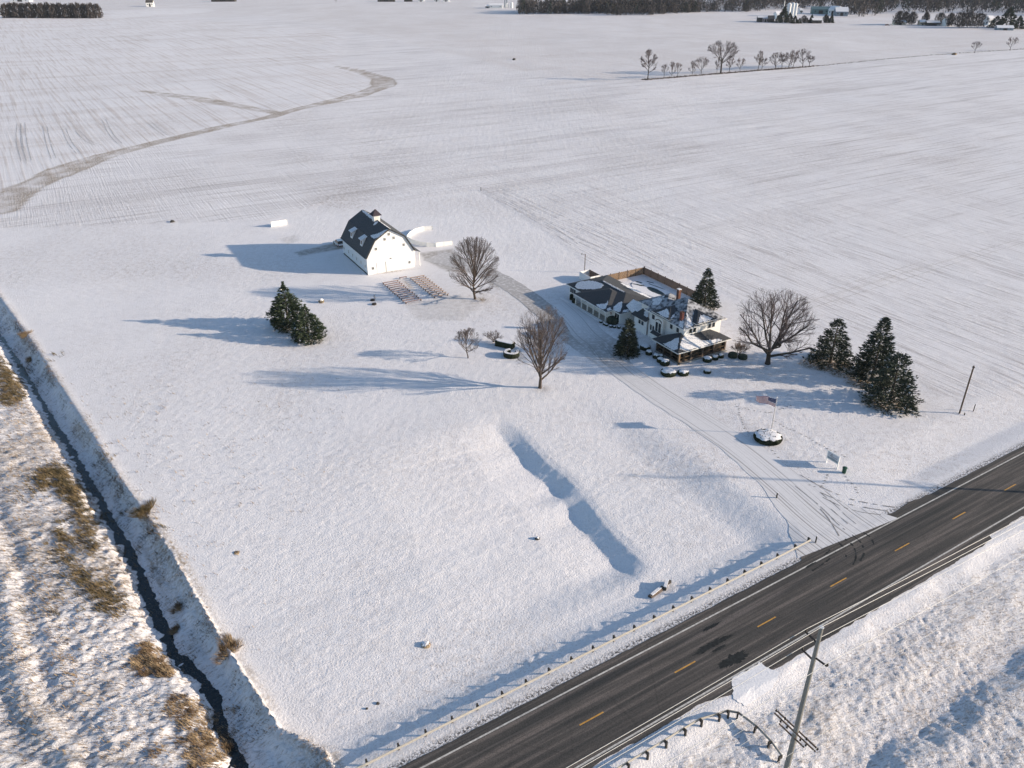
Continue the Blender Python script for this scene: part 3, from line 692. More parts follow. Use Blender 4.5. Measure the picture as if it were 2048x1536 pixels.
# ------------------------------------------------------------------ barn
def window(parent, o, ax, nrm, c, z, w, h, panes=1, frame=0.06, mt=None):
    """window on a wall: o = wall origin, ax = along wall, nrm = outward, c = centre along, z = centre height"""
    o = np.array(o, float); ax = np.array(ax, float); nr = np.array(nrm, float)
    def P(u, v, d): q = o + ax * u + nr * d; return (q[0], q[1], v)
    def bx(mb, u0, u1, v0, v1, d0, d1):
        mb.hexa([P(u0, v0, d0), P(u1, v0, d0), P(u1, v0, d1), P(u0, v0, d1), P(u0, v1, d0), P(u1, v1, d0), P(u1, v1, d1), P(u0, v1, d1)])
    f = MB(); u0, u1, v0, v1 = c - w / 2, c + w / 2, z - h / 2, z + h / 2
    bx(f, u0 - frame, u1 + frame, v0 - frame, v0, 0.004, 0.07); bx(f, u0 - frame, u1 + frame, v1, v1 + frame, 0.004, 0.07)
    bx(f, u0 - frame, u0, v0, v1, 0.004, 0.065); bx(f, u1, u1 + frame, v0, v1, 0.004, 0.065)
    for k in range(1, panes): cc = u0 + (u1 - u0) * k / panes; bx(f, cc - 0.03, cc + 0.03, v0, v1, 0.006, 0.06)
    fo = f.build('window', mt or M_trim, parent); g = MB(); bx(g, u0, u1, v0, v1, 0.003, 0.03); g.build('pane', M_glass, fo); return fo
barn = thing('barn', 'large white gambrel roofed barn with dark shingles and a ridge cupola', 'barn', (BO[0], BO[1], 0), BAng)
BWd, BLn = 11.8, 17.6
prof = [(0, 4.2), (2.25, 7.95), (5.95, 10.2), (9.65, 7.95), (BWd, 4.2)]
b = MB()
b.box(0, BWd, 0.0, BLn, -0.5, 4.2)
for yy in (0.0, BLn):
    pass
pts = prof
i0 = [(p[0], 0.0, p[1]) for p in pts]; i1 = [(p[0], BLn, p[1]) for p in pts]
b.face(i0[::-1]); b.face(i1)
b.build('walls', M_barnw, barn)
r = MB()
def offs(p, q, th, y0, y1):
    d = np.array([q[0] - p[0], q[1] - p[1]]); d /= np.linalg.norm(d); n = np.array([-d[1], d[0]]) * th
    if n[1] < 0: n = -n
    r.hexa([(p[0], y0, p[1]), (q[0], y0, q[1]), (q[0], y1, q[1]), (p[0], y1, p[1]), (p[0] + n[0], y0, p[1] + n[1]), (q[0] + n[0], y0, q[1] + n[1]), (q[0] + n[0], y1, q[1] + n[1]), (p[0] + n[0], y1, p[1] + n[1])])
ov = 0.35
offs((-0.42, 3.98), (-0.15, 4.10), 0.14, -ov, BLn + ov)
offs((-0.15, 4.10), (2.2, 8.0), 0.15, -ov, BLn + ov); offs((2.2, 8.0), (5.95, 10.25), 0.16, -ov, BLn + ov)
offs((5.95, 10.25), (9.7, 8.0), 0.16, -ov, BLn + ov); offs((9.7, 8.0), (12.0, 4.15), 0.15, -ov, BLn + ov)
r.build('roof', M_barnroof, barn)
t = MB()
for p, q in (((-0.15, 4.10), (2.2, 8.0)), ((2.2, 8.0), (5.95, 10.25)), ((5.95, 10.25), (9.7, 8.0)), ((9.7, 8.0), (12.0, 4.15))):
    t.bar((p[0], -ov - 0.02, p[1] - 0.05), (q[0], -ov - 0.02, q[1] - 0.05), 0.04, 0.16)
t.build('rake_trim', M_black, barn)
# lean-to porch on the right side
l = MB(); l.slab([(11.95, 0.0, 4.15), (13.5, 0.0, 3.55), (13.5, 6.5, 3.55), (11.95, 6.5, 4.15)], 0.10); l.build('lean_to_roof', M_barnroof, barn)
for yy in (0.15, 3.3, 6.3):
    p = MB(); p.box(13.2, 13.35, yy, yy + 0.15, -0.3, 3.5); p.build('porch_post', M_trim, barn)
# cupola
cu = MB(); cu.box(5.2, 6.7, 7.6, 9.1, 9.3, 11.6); co = cu.build('cupola', M_barnw, barn)
cr_ = MB(); e = 0.45; apx = (5.95, 8.35, 12.9)
cs = [(5.2 - e, 7.6 - e, 11.5), (6.7 + e, 7.6 - e, 11.5), (6.7 + e, 9.1 + e, 11.5), (5.2 - e, 9.1 + e, 11.5)]
for k in range(4): cr_.face([cs[k], cs[(k + 1) % 4], apx])
cr_.face(cs[::-1]); cr_.build('cupola_roof', mat('purple_shingles', (0.05, 0.04, 0.05), 0.9, 0.2, 5), co)
lv = MB()
for k in range(5): lv.box(5.45, 6.45, 7.56, 7.597, 10.3 + k * 0.2, 10.38 + k * 0.2)
lv.build('louvre', mat('cream_louvre', (0.6, 0.57, 0.5), 0.7, 0.05, 4), co)
# shed dormers on the left slope
for yy in (5.0, 12.0):
    d = MB(); w2 = 0.75
    d.hexa([(0.55, yy - w2, 5.5), (2.3, yy - w2, 7.4), (2.3, yy + w2, 7.4), (0.55, yy + w2, 5.5), (0.85, yy - w2, 7.2), (2.6, yy - w2, 7.75), (2.6, yy + w2, 7.75), (0.85, yy + w2, 7.2)])
    do = d.build('dormer', M_barnw, barn)
    rr = MB(); rr.slab([(0.35, yy - w2 - .3, 7.25), (0.35, yy + w2 + .3, 7.25), (3.0, yy + w2 + .3, 8.35), (3.0, yy - w2 - .3, 8.35)], 0.12); rr.build('dormer_roof', M_snowpatch, do)
    g = MB(); g.hexa([(0.60, yy - .4, 6.0), (0.66, yy - .4, 6.0), (0.66, yy + .4, 6.0), (0.60, yy + .4, 6.0), (0.78, yy - .4, 7.0), (0.84, yy - .4, 7.0), (0.84, yy + .4, 7.0), (0.78, yy + .4, 7.0)]); g.build('pane', M_glass, do)
def roof_snow(parent, zf, poly, amp=0.18, th=0.03, step=0.5, sd=0, name='snow_patch'):
    """ragged snow lying on a roof plane: zf(a,b) gives the height of the slope"""
    R = random.Random(sd); out = []; step = 0.22; amp = amp * 1.0
    for _ in range(1):
        poly = [tuple(np.array(poly[i]) * (1 - f) + np.array(poly[(i + 1) % len(poly)]) * f) for i in range(len(poly)) for f in (.22, .78)]
    for i in range(len(poly)):
        a = np.array(poly[i], float); q = np.array(poly[(i + 1) % len(poly)], float); n = max(1, int(np.linalg.norm(q - a) / step))
        for k in range(n):
            p = a + (q - a) * k / n; out.append((p[0] + R.uniform(-amp, amp), p[1] + R.uniform(-amp, amp)))
    mb = MB(); mb.slab([(p[0], p[1], zf(p[0], p[1]) + th) for p in out], th * 0.8); return mb.build(name, M_snowpatch, parent)
upz = lambda a, q: 8.0 + (a - 2.2) * 0.6 + 0.19
roof_snow(barn, upz, [(2.3, -0.3), (5.7, -0.32), (5.2, 0.6), (3.4, 1.5), (2.35, 3.6)], 0.12, sd=1)
roof_snow(barn, upz, [(5.15, 7.3), (5.7, 6.9), (5.7, 6.2), (4.7, 6.0), (4.4, 6.6)], 0.1, sd=2)
roof_snow(barn, lambda a, q: 10.25 - abs(a - 5.95) * 0.6 + 0.19, [(5.3, 9.4), (5.95, 9.3), (5.95, 17.7), (5.55, 17.7)], 0.12, sd=3)
roof_snow(barn, lambda a, q: 10.25 - abs(a - 5.95) * 0.6 + 0.19, [(5.96, -.3), (6.5, -.3), (6.5, 7.4), (5.96, 7.4)], 0.1, sd=4)
for c, zz in ((5.85, 9.0), (4.74, 7.95), (6.98, 7.95), (2.45, 5.95), (9.35, 5.9), (1.35, 1.42), (10.55, 1.36)):
    window(barn, (0, 0, 0), (1, 0, 0), (0, -1, 0), c, zz, 0.46, 0.62, 2, 0.05)
for c in (16.7, 13.45, 10.5, 7.45, 4.4, 1.35):
    window(barn, (0, 0, 0), (0, 1, 0), (-1, 0, 0), c, 1.75, 0.46, 0.66, 2, 0.05)
d = MB(); d.box(2.3, 4.46, -0.06, -0.003, -0.2, 2.55); d.box(4.58, 6.7, -0.06, -0.003, -0.2, 2.55); do = d.build('sliding_door', M_barnw, barn)
h = MB(); h.box(4.46, 4.58, -0.02, -0.003, -0.2, 2.5); h.build('door_gap', M_black, do)
h = MB(); h.box(2.2, 6.9, -0.10, -0.004, 2.56, 2.66); h.build('door_track', M_trim, do)
h = MB(); h.box(5.75, 6.05, -0.12, -0.004, 3.05, 3.2); h.box(5.87, 5.93, -0.3, -0.12, 3.1, 3.16); h.build('barn_lamp', M_black, barn)
f = MB(); f.box(-0.10, -0.004, -0.02, BLn, -0.5, 0.22); f.build('foundation', M_rock, barn)

# car behind the barn
def BP(a, q): return BO + a * BU + q * BW
cp_ = BP(1.0, 22.4)
car = thing('parked_car', 'white estate car parked in the shade behind the barn', 'car', (cp_[0], cp_[1], 0.02), BAng)
c = MB()
side = [(-.92, 0.0, .35), (-.92, 4.5, .35)]
sec = [(0.0, .4, .92), (0.06, 1.0, .95), (3.2, .98, .95), (4.45, .80, .90), (4.5, .4, .88)]
body = [(0.0, 0.38), (0.0, 0.95), (0.25, 1.02), (3.3, 1.0), (4.4, 0.8), (4.5, 0.38)]
for sgn in (1,):
    n = len(body); i = 0
    L_ = [(-.9, p[0], p[1]) for p in body]; R_ = [(.9, p[0], p[1]) for p in body]
    c.face(L_); c.face(R_[::-1])
    for k in range(n): c.face([L_[k], R_[k], R_[(k + 1) % n], L_[(k + 1) % n]])
c.build('body', M_carp, car)
c = MB(); cab = [(0.05, 1.0), (0.35, 1.62), (2.1, 1.66), (3.05, 1.0)]
L_ = [(-.85 + (.14 if p[1] > 1.2 else 0), p[0], p[1]) for p in cab]; R_ = [(.85 - (.14 if p[1] > 1.2 else 0), p[0], p[1]) for p in cab]
c.face(L_); c.face(R_[::-1]); [c.face([L_[k], R_[k], R_[(k + 1) % 4], L_[(k + 1) % 4]]) for k in range(4)]
cb = c.build('cabin', M_glass, car)
c = MB(); c.box(-.72, .72, 0.32, 2.15, 1.665, 1.70); c.build('car_roof', M_carp, cb)
for a_ in (-.86, .86):
    for q_2 in (.85, 3.6):
        w = MB(); w.tube([(a_ - .1, q_2, .33), (a_ + .1, q_2, .33)], .33, 14); wo_ = w.build('wheel', M_tyre, car)
        w = MB(); w.tube([(a_ - .11, q_2, .33), (a_ + .11, q_2, .33)], .19, 10); w.build('rim', M_metal, wo_)
    c = MB(); c.box(a_ - .1 if a_ < 0 else a_ - .12, a_ + .12 if a_ < 0 else a_ + .03, -.02, .04, .62, .88); c.build('tail_light', M_red, car)
c = MB(); c.box(-.88, .88, -.06, .04, .35, .55); c.build('bumper', M_black, car)
c = MB(); c.box(-.26, .26, -.015, .01, .68, .82); c.build('number_plate', M_white, car)

# ------------------------------------------------------------------ benches in front of the barn
def make_bench(w, m, mid):
    t = thing('bench', 'x', 'bench'); s = MB(); s.box(0, w, -0.17, 0.15, 0.36, 0.46); s.build('seat', m, t)
    for xx in ([0.25, w / 2, w - 0.25] if mid else [0.2, w - 0.2]):
        l = MB(); l.box(xx - 0.07, xx + 0.07, -0.13, 0.13, -0.15, 0.397); l.build('leg', M_post, t)
    s = MB(); s.box(0.05, w - 0.05, 0.04 if mid else 0.0, 0.135, 0.462, 0.482); s.build('snow_layer', M_snowpatch, t)
    return t
ordn = ['first', 'second', 'third', 'fourth', 'fifth', 'sixth', 'seventh', 'eighth', 'ninth', 'tenth', 'eleventh', 'twelfth']
protoL = make_bench(3.9, M_benchg, False); protoR = make_bench(3.65, M_bench, True)
for blk, pr, a0, nm_ in ((0, protoL, 0.75, 'dull snow dusted bench beside the bare grass aisle, {} row from the barn'), (1, protoR, 7.45, 'orange lit wooden bench on the maple tree side, {} row from the barn')):
    for i in range(12):
        o = pr if i == 0 else copy_tree(pr)
        a_ = a0 + rnd.uniform(-.08, .08); p = BP(a_, -7.5 - i * 1.21)
        o.location = (p[0], p[1], tz(*p)); o.rotation_euler = (0, 0, BAng + rnd.uniform(-.015, .015))
        o['label'] = nm_.format(ordn[i]); o['group'] = 'benches in rows before the barn'
p = BP(5.4, -6.2); o = copy_tree(protoL); o.scale = (0.45, 1, 1); o.location = (p[0], p[1], tz(*p)); o.rotation_euler = (0, 0, BAng); o['label'] = 'short bench standing alone between the two blocks of benches'; o['group'] = 'benches in rows before the barn'

# ------------------------------------------------------------------ fences
def rail_fence(name, label, pts, h, m, solid=True, post_m=None, sp=2.0, group=None):
    t = thing(name, label, 'fence', (pts[0][0], pts[0][1], 0), 0, group); o = np.array(pts[0])
    S = smooth_pl(pts, sp) if len(pts) > 2 else [np.array(pts[0]) + (np.array(pts[1]) - np.array(pts[0])) * k / max(1, int(math.dist(*pts) / sp)) for k in range(int(math.dist(*pts) / sp) + 1)]
    rl = MB()
    for i in range(len(S) - 1):
        a = S[i] - o; q = S[i + 1] - o; za_, zb_ = tz(*S[i]), tz(*S[i + 1])
        for k in range(4):
            zc = h * (0.16 + 0.24 * k); rl.bar((*a, za_ + zc), (*q, zb_ + zc), 0.05, h * (0.22 if solid else 0.12))
    rl.build('rails', m, t)
    for p in S:
        k = p - o; b = MB(); b.box(k[0] - .07, k[0] + .07, k[1] - .07, k[1] + .07, tz(*p) - .3, tz(*p) + h + .12); b.build('post', post_m or m, t)
    return t
rail_fence('vinyl_fence', 'white vinyl fence curving round the yard beside the barn', GP([(865, 460), (848, 461), (832, 465), (820, 472), (814, 480), (822, 486), (838, 491), (855, 494), (872, 494), (888, 492), (906, 490)]), 1.15, M_vinyl, True, sp=2.4)
rail_fence('board_screen', 'short white board screen standing alone in the snow left of the barn', GP([(543, 455), (575, 450)]), 1.55, M_vinyl, True, sp=2.2)
pf = thing('fence', 'brown board fence enclosing the snowy pool yard behind the house', 'fence', (HO[0], HO[1], 0), HA)
def board_run(a0, b0, a1, b1, m, skip=0):
    L = math.hypot(a1 - a0, b1 - b0); n = int(L / 2.4); R = random.Random(int(L * 10)); da, db = (a1 - a0) / L, (b1 - b0) / L
    bd = MB(); u = 0.0
    while u < L - 0.05:
        w = 0.14; h = 1.8 + R.uniform(-.03, .03)
        bd.bar((a0 + da * u, b0 + db * u, 0.85), (a0 + da * (u + w), b0 + db * (u + w), 0.85), 0.025, h); u += 0.165
    for zz in (0.35, 1.45): bd.bar((a0 - db * .05, b0 + da * .05, zz), (a1 - db * .05, b1 + da * .05, zz), 0.05, 0.09)
    bd.build('fence_boards', m, pf)
    for k in range(n + 1):
        a, q = a0 + (a1 - a0) * k / n, b0 + (b1 - b0) * k / n; b = MB(); b.box(a - .07, a + .07, q - .07, q + .07, -.2, 1.95); b.build('fence_post', M_stone, pf)
board_run(11.9, 40.6, 24.0, 40.6, M_fence); board_run(24.0, 40.4, 24.0, 20.5, M_fenceb)  # north run coloured lighter to look sunlit
en = thing('enclosure', 'white walled open topped enclosure beside the lamp pole behind the pool house', 'enclosure', (HO[0], HO[1], 0), HA)
for nm_, bx_, m in (('wall', (9.2, 9.3, 41.5, 45.6), M_side), ('wall', (9.2, 12.0, 45.6, 45.7), M_side), ('wall', (11.9, 12.0, 41.5, 45.6), M_fenceb), ('wall', (9.3, 11.9, 41.4, 41.5), M_side)):
    b = MB(); b.box(bx_[0], bx_[1], bx_[2], bx_[3], -.2, 1.75); b.build(nm_, m, en)
b = MB(); b.box(9.9, 11.2, 42.4, 43.4, 0, 0.9); b.box(10.1, 11.0, 42.6, 43.2, 0.9, 1.0); b.build('machine_box', M_rock, en)
def HP(a, q): return HO + a * HU + q * HW
def loc(o, a, q, z=0.0): p = HP(a, q); o.location = (p[0], p[1], z); return o
# pool
pl = thing('swimming_pool', 'covered swimming pool with dark melted patches in the snow', 'swimming pool'); loc(pl, 19.2, 31.4); pl.rotation_euler = (0, 0, HA)
b = MB(); n = 40; ring = [(3.0 * math.cos(2 * PI * k / n) * (1.1 if math.sin(2 * PI * k / n) > 0 else 0.95), 6.2 * math.sin(2 * PI * k / n)) for k in range(n)]
b.prism(ring, -.2, 0.10); b.build('coping', M_snow, pl)
b = MB(); b.prism([(0.25 + p[0] * .30, -1.0 + p[1] * .48) for p in ring], 0.0, 0.115); b.build('cover', M_pool, pl)
for px, py, rx, ry, an in ((-.9, 4.4, .35, 1.6, .5), (0.4, 5.3, .28, .9, .3), (2.1, 1.4, .16, 2.5, .15), (-.2, 3.4, .2, .5, 1.2), (2.6, 4.2, .2, .9, .4)):
    b = MB(); b.prism([(p[0], p[1]) for p in blob(px, py, rx, ry, an, 0, rnd, 16, .4)], 0.0, 0.118); b.build('melted_patch', M_pool, pl)

# ------------------------------------------------------------------ house
house = thing('house', 'rambling white two storey house with hipped dark roofs patched with snow', 'house', (HO[0], HO[1], 0), HA)
w = MB(); w.box(3, 12, 2.6, 12.9, -.3, 5.55); w.box(4.3, 11.5, 12.9, 16.8, -.3, 5.5); w.build('main_walls', M_side, house)
w = MB(); w.box(2.7, 4.3, 12.95, 16.8, -.3, 3.3); w.build('side_wing_walls', M_side, house)
w = MB(); w.box(2.99, 3.7, 12.9, 12.95, 0, 5.5); w.build('corner_trim', M_trim, house)
w = MB(); w.box(1.3, 11.4, 19.7, 38.0, -.3, 2.75); w.box(5.2, 11.0, 16.7, 19.7, -.3, 3.0); w.build('pool_house_walls', M_side, house)
def hip(a0, a1, b0, b1, ze, slope, th=0.14, name='roof', m=None, parent=None, cut=None):
    """hip roof over a rectangle"""
    W2 = min(a1 - a0, b1 - b0) / 2; zr = ze + W2 * slope; mb = MB()
    if (a1 - a0) <= (b1 - b0):
        r0 = ((a0 + a1) / 2, b0 + W2, zr); r1 = ((a0 + a1) / 2, b1 - W2, zr)
        fs = [[(a0, b0, ze), (a1, b0, ze), r0], [(a1, b0, ze), (a1, b1, ze), r1, r0], [(a1, b1, ze), (a0, b1, ze), r1], [(a0, b1, ze), (a0, b0, ze), r0, r1]]
    else:
        r0 = (a0 + W2, (b0 + b1) / 2, zr); r1 = (a1 - W2, (b0 + b1) / 2, zr)
        fs = [[(a0, b0, ze), (a1, b0, ze), r1, r0], [(a1, b0, ze), (a1, b1, ze), r1], [(a1, b1, ze), (a0, b1, ze), r0, r1], [(a0, b1, ze), (a0, b0, ze), r0]]
    for f in fs: mb.face(f)
    mb.face([(a0, b0, ze - th), (a0, b1, ze - th), (a1, b1, ze - th), (a1, b0, ze - th)])
    c = [(a0, b0), (a1, b0), (a1, b1), (a0, b1)]
    for k in range(4):
        p, q = c[k], c[(k + 1) % 4]; mb.face([(p[0], p[1], ze - th), (q[0], q[1], ze - th), (q[0], q[1], ze), (p[0], p[1], ze)], 1)
    return mb.build(name, [m or M_roof, M_trim], parent or house)
hip(2.25, 12.75, 2.0, 13.5, 5.6, 0.60, m=M_roofd)
hip(3.7, 12.1, 9.0, 17.4, 5.55, 0.48, m=M_roofd)
hip(5.0, 9.95, 1.75, 9.5, 6.15, 0.55, name='dormer_roof')
w = MB(); w.box(5.5, 9.45, 2.62, 5.0, 5.6, 6.05); w.build('dormer_walls', M_dark, house)  # dark wall colour paints in the shadow below the fascia
hip(1.85, 8.0, 5.9, 10.9, 6.15, 0.55, name='dormer_roof')
w = MB(); w.box(2.45, 6.0, 6.4, 10.4, 5.5, 6.05); w.build('dormer_walls', M_dark, house)  # same painted eave shadow as on the front dormer
w = MB(); w.box(2.35, 3.0, 7.9, 10.3, 0.0, 5.5); w.build('bay_walls', M_side, house)
# side wing pent roof
w = MB(); w.slab([(2.1, 12.6, 3.25), (4.6, 12.6, 4.35), (4.6, 17.2, 4.35), (2.1, 17.2, 3.25)], 0.14); w.build('roof', M_roof, house)
# sunroom / screened porch
w = MB(); w.box(0.1, 11.5, 0.1, 6.6, -.4, 0.35); w.build('porch_base', M_stone, house)
w = MB()
w.box(0.35, 11.3, 0.4, 2.55, 0.3, 2.32); w.box(0.35, 2.95, 0.4, 6.4, 0.31, 2.32); w.build('screen', M_dark, house)
for a_ in (0.15, 2.95, 5.75, 8.5, 11.35):
    p = MB(); p.box(a_ - .16, a_ + .16, 0.05, 0.37, 0.0, 2.30); p.build('porch_pillar', M_stone if a_ > 0.3 else M_fence, house)
for q_2 in (2.3, 4.4, 6.45):
    p = MB(); p.box(0.02, 0.32, q_2 - .14, q_2 + .14, 0.0, 2.30); p.build('porch_pillar', M_stone, house)
p = MB(); p.box(0.3, 11.3, 0.16, 0.24, 0.95, 1.05); p.box(0.16, 0.24, 0.3, 6.4, 0.95, 1.05); p.box(0.3, 11.3, 0.14, 0.26, 0.36, 0.42); p.build('porch_rail', mat('brown_rail', (0.13, 0.09, 0.06), 0.8, 0.2, 4), house)
p = MB(); p.box(-.35, 11.6, -.45, 0.05, -.3, 0.12); p.box(-.4, 0.05, -.45, 6.4, -.3, 0.12); p.build('plinth_kerb', M_conc, house)
PS = 0.5
def pz(a, q): return 2.42 + min(q + 0.35, a + 0.7) * PS
w = MB(); ze = 2.42; A = (-.7, -.35, ze); B_ = (12.3, -.35, ze); Cc = (12.3, 7.2, ze); D = (-.7, 7.2, ze); k = 3.775; R0 = (-.7 + k, -.35 + k, ze + k * PS); R1 = (12.3 - k, -.35 + k, ze + k * PS)
for f in ([A, B_, R1, R0], [B_, Cc, R1], [Cc, D, R0, R1], [D, A, R0]): w.face(f)
for p, q in ((A, B_), (B_, Cc), (Cc, D), (D, A)): w.face([(p[0], p[1], ze - .16), (q[0], q[1], ze - .16), q, p], 1)
w.face([(p[0], p[1], ze - .16) for p in (A, D, Cc, B_)], 1)
w.build('roof', [M_roof, M_trim], house)
roof_snow(house, lambda a, q: 2.42 + (a + .7) * PS, [(-.6, 0.1), (2.1, 2.75), (1.6, 3.2), (0.8, 3.3), (-.1, 3.7), (-.6, 4.4)], 0.08, sd=11)
roof_snow(house, lambda a, q: 2.42 + (q + .35) * PS, [(-.35, -.25), (8.3, -.28), (10.6, -.2), (9.0, .4), (6.0, .7), (5.6, 1.5), (5.0, 2.5), (2.45, 2.5)], 0.12, sd=12)
# pool house roofs
hip(0.75, 11.9, 19.0, 38.5, 2.72, 0.29, m=M_roof)
hip(-.75, 10.0, 21.7, 33.4, 2.52, 0.335)
w = MB(); w.box(-.45, 0.0, 21.9, 33.2, 2.2, 2.42); w.build('porch_beam', M_trim, house)
for q_2 in (33.05, 30.9, 28.75, 26.6, 24.45, 22.3):
    p = MB(); p.box(-.42, -.22, q_2 - .1, q_2 + .1, -.2, 2.2); p.build('porch_post', M_trim, house)
w = MB(); w.box(-.5, 1.28, 21.8, 33.3, -.3, 0.10); w.build('porch_floor', M_conc, house)
w = MB(); w.box(-1.2, -.5, 21.5, 38.0, -.3, 0.05); w.build('front_path', M_snow, house)
# connecting passage roof (snow covered gable)
w = MB(); w.slab([(2.3, 16.6, 3.3), (4.95, 16.3, 4.6), (4.95, 20.4, 4.6), (3.4, 20.6, 3.5)], 0.12); w.build('roof', M_snowpatch, house)
w = MB(); w.slab([(4.95, 16.3, 4.6), (8.4, 16.3, 3.0), (8.4, 20.4, 3.0), (4.95, 20.4, 4.6)], 0.12); w.build('roof', M_roof, house)
# snow patches on the roofs
Hs = lambda a, q: 2.72 + (a - .75) * .29
roof_snow(house, Hs, [(1.0, 34.3), (1.3, 36.2), (3.0, 37.0), (5.0, 34.5), (5.6, 31.0), (3.9, 30.4)], 0.12, sd=21)
roof_snow(house, lambda a, q: 2.72 + (5.57 - abs(a - 6.32)) * .29, [(6.05, 25.0), (6.5, 25.0), (6.5, 32.6), (6.05, 32.6)], 0.10, sd=22)
roof_snow(house, lambda a, q: 2.52 + (a + .75) * .335, [(-.65, 22.0), (-.6, 25.9), (0.3, 25.0), (1.0, 24.2), (2.2, 24.9)], 0.1, sd=23)
roof_snow(house, lambda a, q: 2.52 + (q - 21.7) * .335, [(-.4, 21.8), (1.3, 21.85), (1.3, 22.5), (0.3, 22.6)], 0.1, sd=24)
roof_snow(house, Hs, [(0.9, 19.4), (0.85, 21.9), (2.6, 22.7), (4.0, 22.6), (2.6, 20.9)], 0.1, sd=25)
roof_snow(house, lambda a, q: 2.72 + (q - 19.0) * .29, [(1.2, 19.1), (8.5, 19.1), (8.0, 20.0), (2.2, 19.9)], 0.1, sd=26)
roof_snow(house, lambda a, q: 2.72 + (11.9 - a) * .29, [(11.8, 22.0), (11.8, 33.0), (10.6, 32.0), (10.0, 27.0), (10.4, 22.0)], 0.2, sd=27)
ms = lambda a, q: 5.6 + (a - 2.25) * .6
roof_snow(house, ms, [(2.35, 2.3), (2.9, 2.9), (4.2, 4.6), (3.5, 4.6), (2.4, 3.6)], 0.1, sd=31)
mf = lambda a, q: 5.6 + (q - 2.0) * .6
roof_snow(house, mf, [(2.6, 2.1), (4.8, 2.15), (4.9, 3.4), (5.4, 5.2), (4.4, 3.6)], 0.15, sd=33)
df = lambda a, q: 6.15 + (q - 1.75) * .55
roof_snow(house, df, [(5.5, 1.85), (9.4, 1.85), (8.2, 3.0), (7.0, 3.3), (6.2, 2.4)], 0.15, sd=34)
dl = lambda a, q: 6.15 + (a - 1.85) * .55
roof_snow(house, dl, [(1.95, 6.3), (1.95, 9.8), (3.0, 9.0), (3.6, 8.4), (3.0, 7.1)], 0.15, sd=35)
roof_snow(house, lambda a, q: 6.15 + (q - 5.9) * .55, [(2.4, 6.0), (5.6, 6.0), (5.4, 6.7), (3.0, 6.6)], 0.15, sd=36)
roof_snow(house, lambda a, q: 5.55 + (a - 3.7) * .48, [(4.2, 12.2), (5.6, 13.0), (7.2, 13.4), (6.6, 14.8), (5.0, 14.8)], 0.35, sd=37)
roof_snow(house, lambda a, q: 3.25 + (a - 2.1) * .44, [(2.9, 13.2), (4.4, 13.1), (4.4, 15.4), (3.2, 14.9)], 0.12, sd=38)
roof_snow(house, lambda a, q: 5.6 + (12.75 - a) * .6, [(12.6, 3.5), (12.6, 11.5), (11.6, 10.0), (11.2, 5.0)], 0.3, sd=39)
# chimneys
c = MB(); c.box(3.35, 3.9, 4.05, 4.65, 5.6, 7.9); c.build('chimney', M_brick, house)
c = MB(); c.box(3.3, 3.95, 4.0, 4.7, 7.9, 8.0); c.build('chimney_cap', M_brickdark, house)
c = MB(); c.box(8.0, 8.6, 10.6, 11.2, 6.5, 9.3); c.build('chimney', M_brickdark, house)
c = MB(); c.box(7.95, 8.65, 10.55, 11.25, 9.3, 9.4); c.build('chimney_cap', M_snowpatch, house)
# windows: left side of the main block (a = 3), bay, wing
for q_2, z, ww, hh in ((6.17, 4.45, .75, .9), (4.36, 4.45, .75, .9), (11.46, 4.47, .85, 1.0)): window(house, (3, 0, 0), (0, 1, 0), (-1, 0, 0), q_2, z, ww, hh)
for q_2 in (11.6, 10.85): window(house, (3, 0, 0), (0, 1, 0), (-1, 0, 0), q_2 + .35, 2.1, .5, 1.1)
for q_2 in (9.55, 8.65): window(house, (2.35, 0, 0), (0, 1, 0), (-1, 0, 0), q_2, 3.3, .72, 1.9)
for q_2 in (15.1, 14.2): window(house, (2.7, 0, 0), (0, 1, 0), (-1, 0, 0), q_2, 2.15, .7, .8)
c = MB()
for k in range(8):
    a0, a1 = PI * k / 8, PI * (k + 1) / 8
    c.bar((2.30, 9.1 + .85 * math.cos(a0), 4.45 + .45 * math.sin(a0)), (2.30, 9.1 + .85 * math.cos(a1), 4.45 + .45 * math.sin(a1)), .12, .09)
c.build('window_arch', M_dark, house)
c = MB(); c.slab([(1.5, 8.0, 2.0), (2.34, 8.0, 2.35), (2.34, 10.4, 2.35), (1.5, 10.4, 2.0)], .1); c.build('awning', M_roof, house)
for a_ in (4.49, 5.47, 9.14, 10.13): window(house, (0, 2.6, 0), (1, 0, 0), (0, -1, 0), a_, 4.62, .72, .9)
# pool house windows and door
window(house, (1.3, 0, 0), (0, 1, 0), (-1, 0, 0), 36.6, 1.65, 2.1, 1.2, 3); window(house, (1.3, 0, 0), (0, 1, 0), (-1, 0, 0), 20.6, 1.3, 1.4, 1.7, 2)
for q_2 in (31.5, 28.5, 25.6): window(house, (1.3, 0, 0), (0, 1, 0), (-1, 0, 0), q_2, 1.4, 1.2, 1.2, 2)
d = MB(); d.box(1.24, 1.297, 23.2, 24.1, 0.1, 2.1); do = d.build('door', M_trim, house); d = MB(); d.box(1.2, 1.237, 23.3, 23.4, 1.0, 1.1); d.build('handle', M_black, do)
c = MB(); c.tube([(1.18, 22.6 + .22 * math.cos(k * PI / 6), 1.5 + .22 * math.sin(k * PI / 6)) for k in range(13)], .05, 6); c.build('wreath', mat('red_wreath', (0.3, 0.05, 0.05), 0.8, 0.3, 9), house)
g = MB()
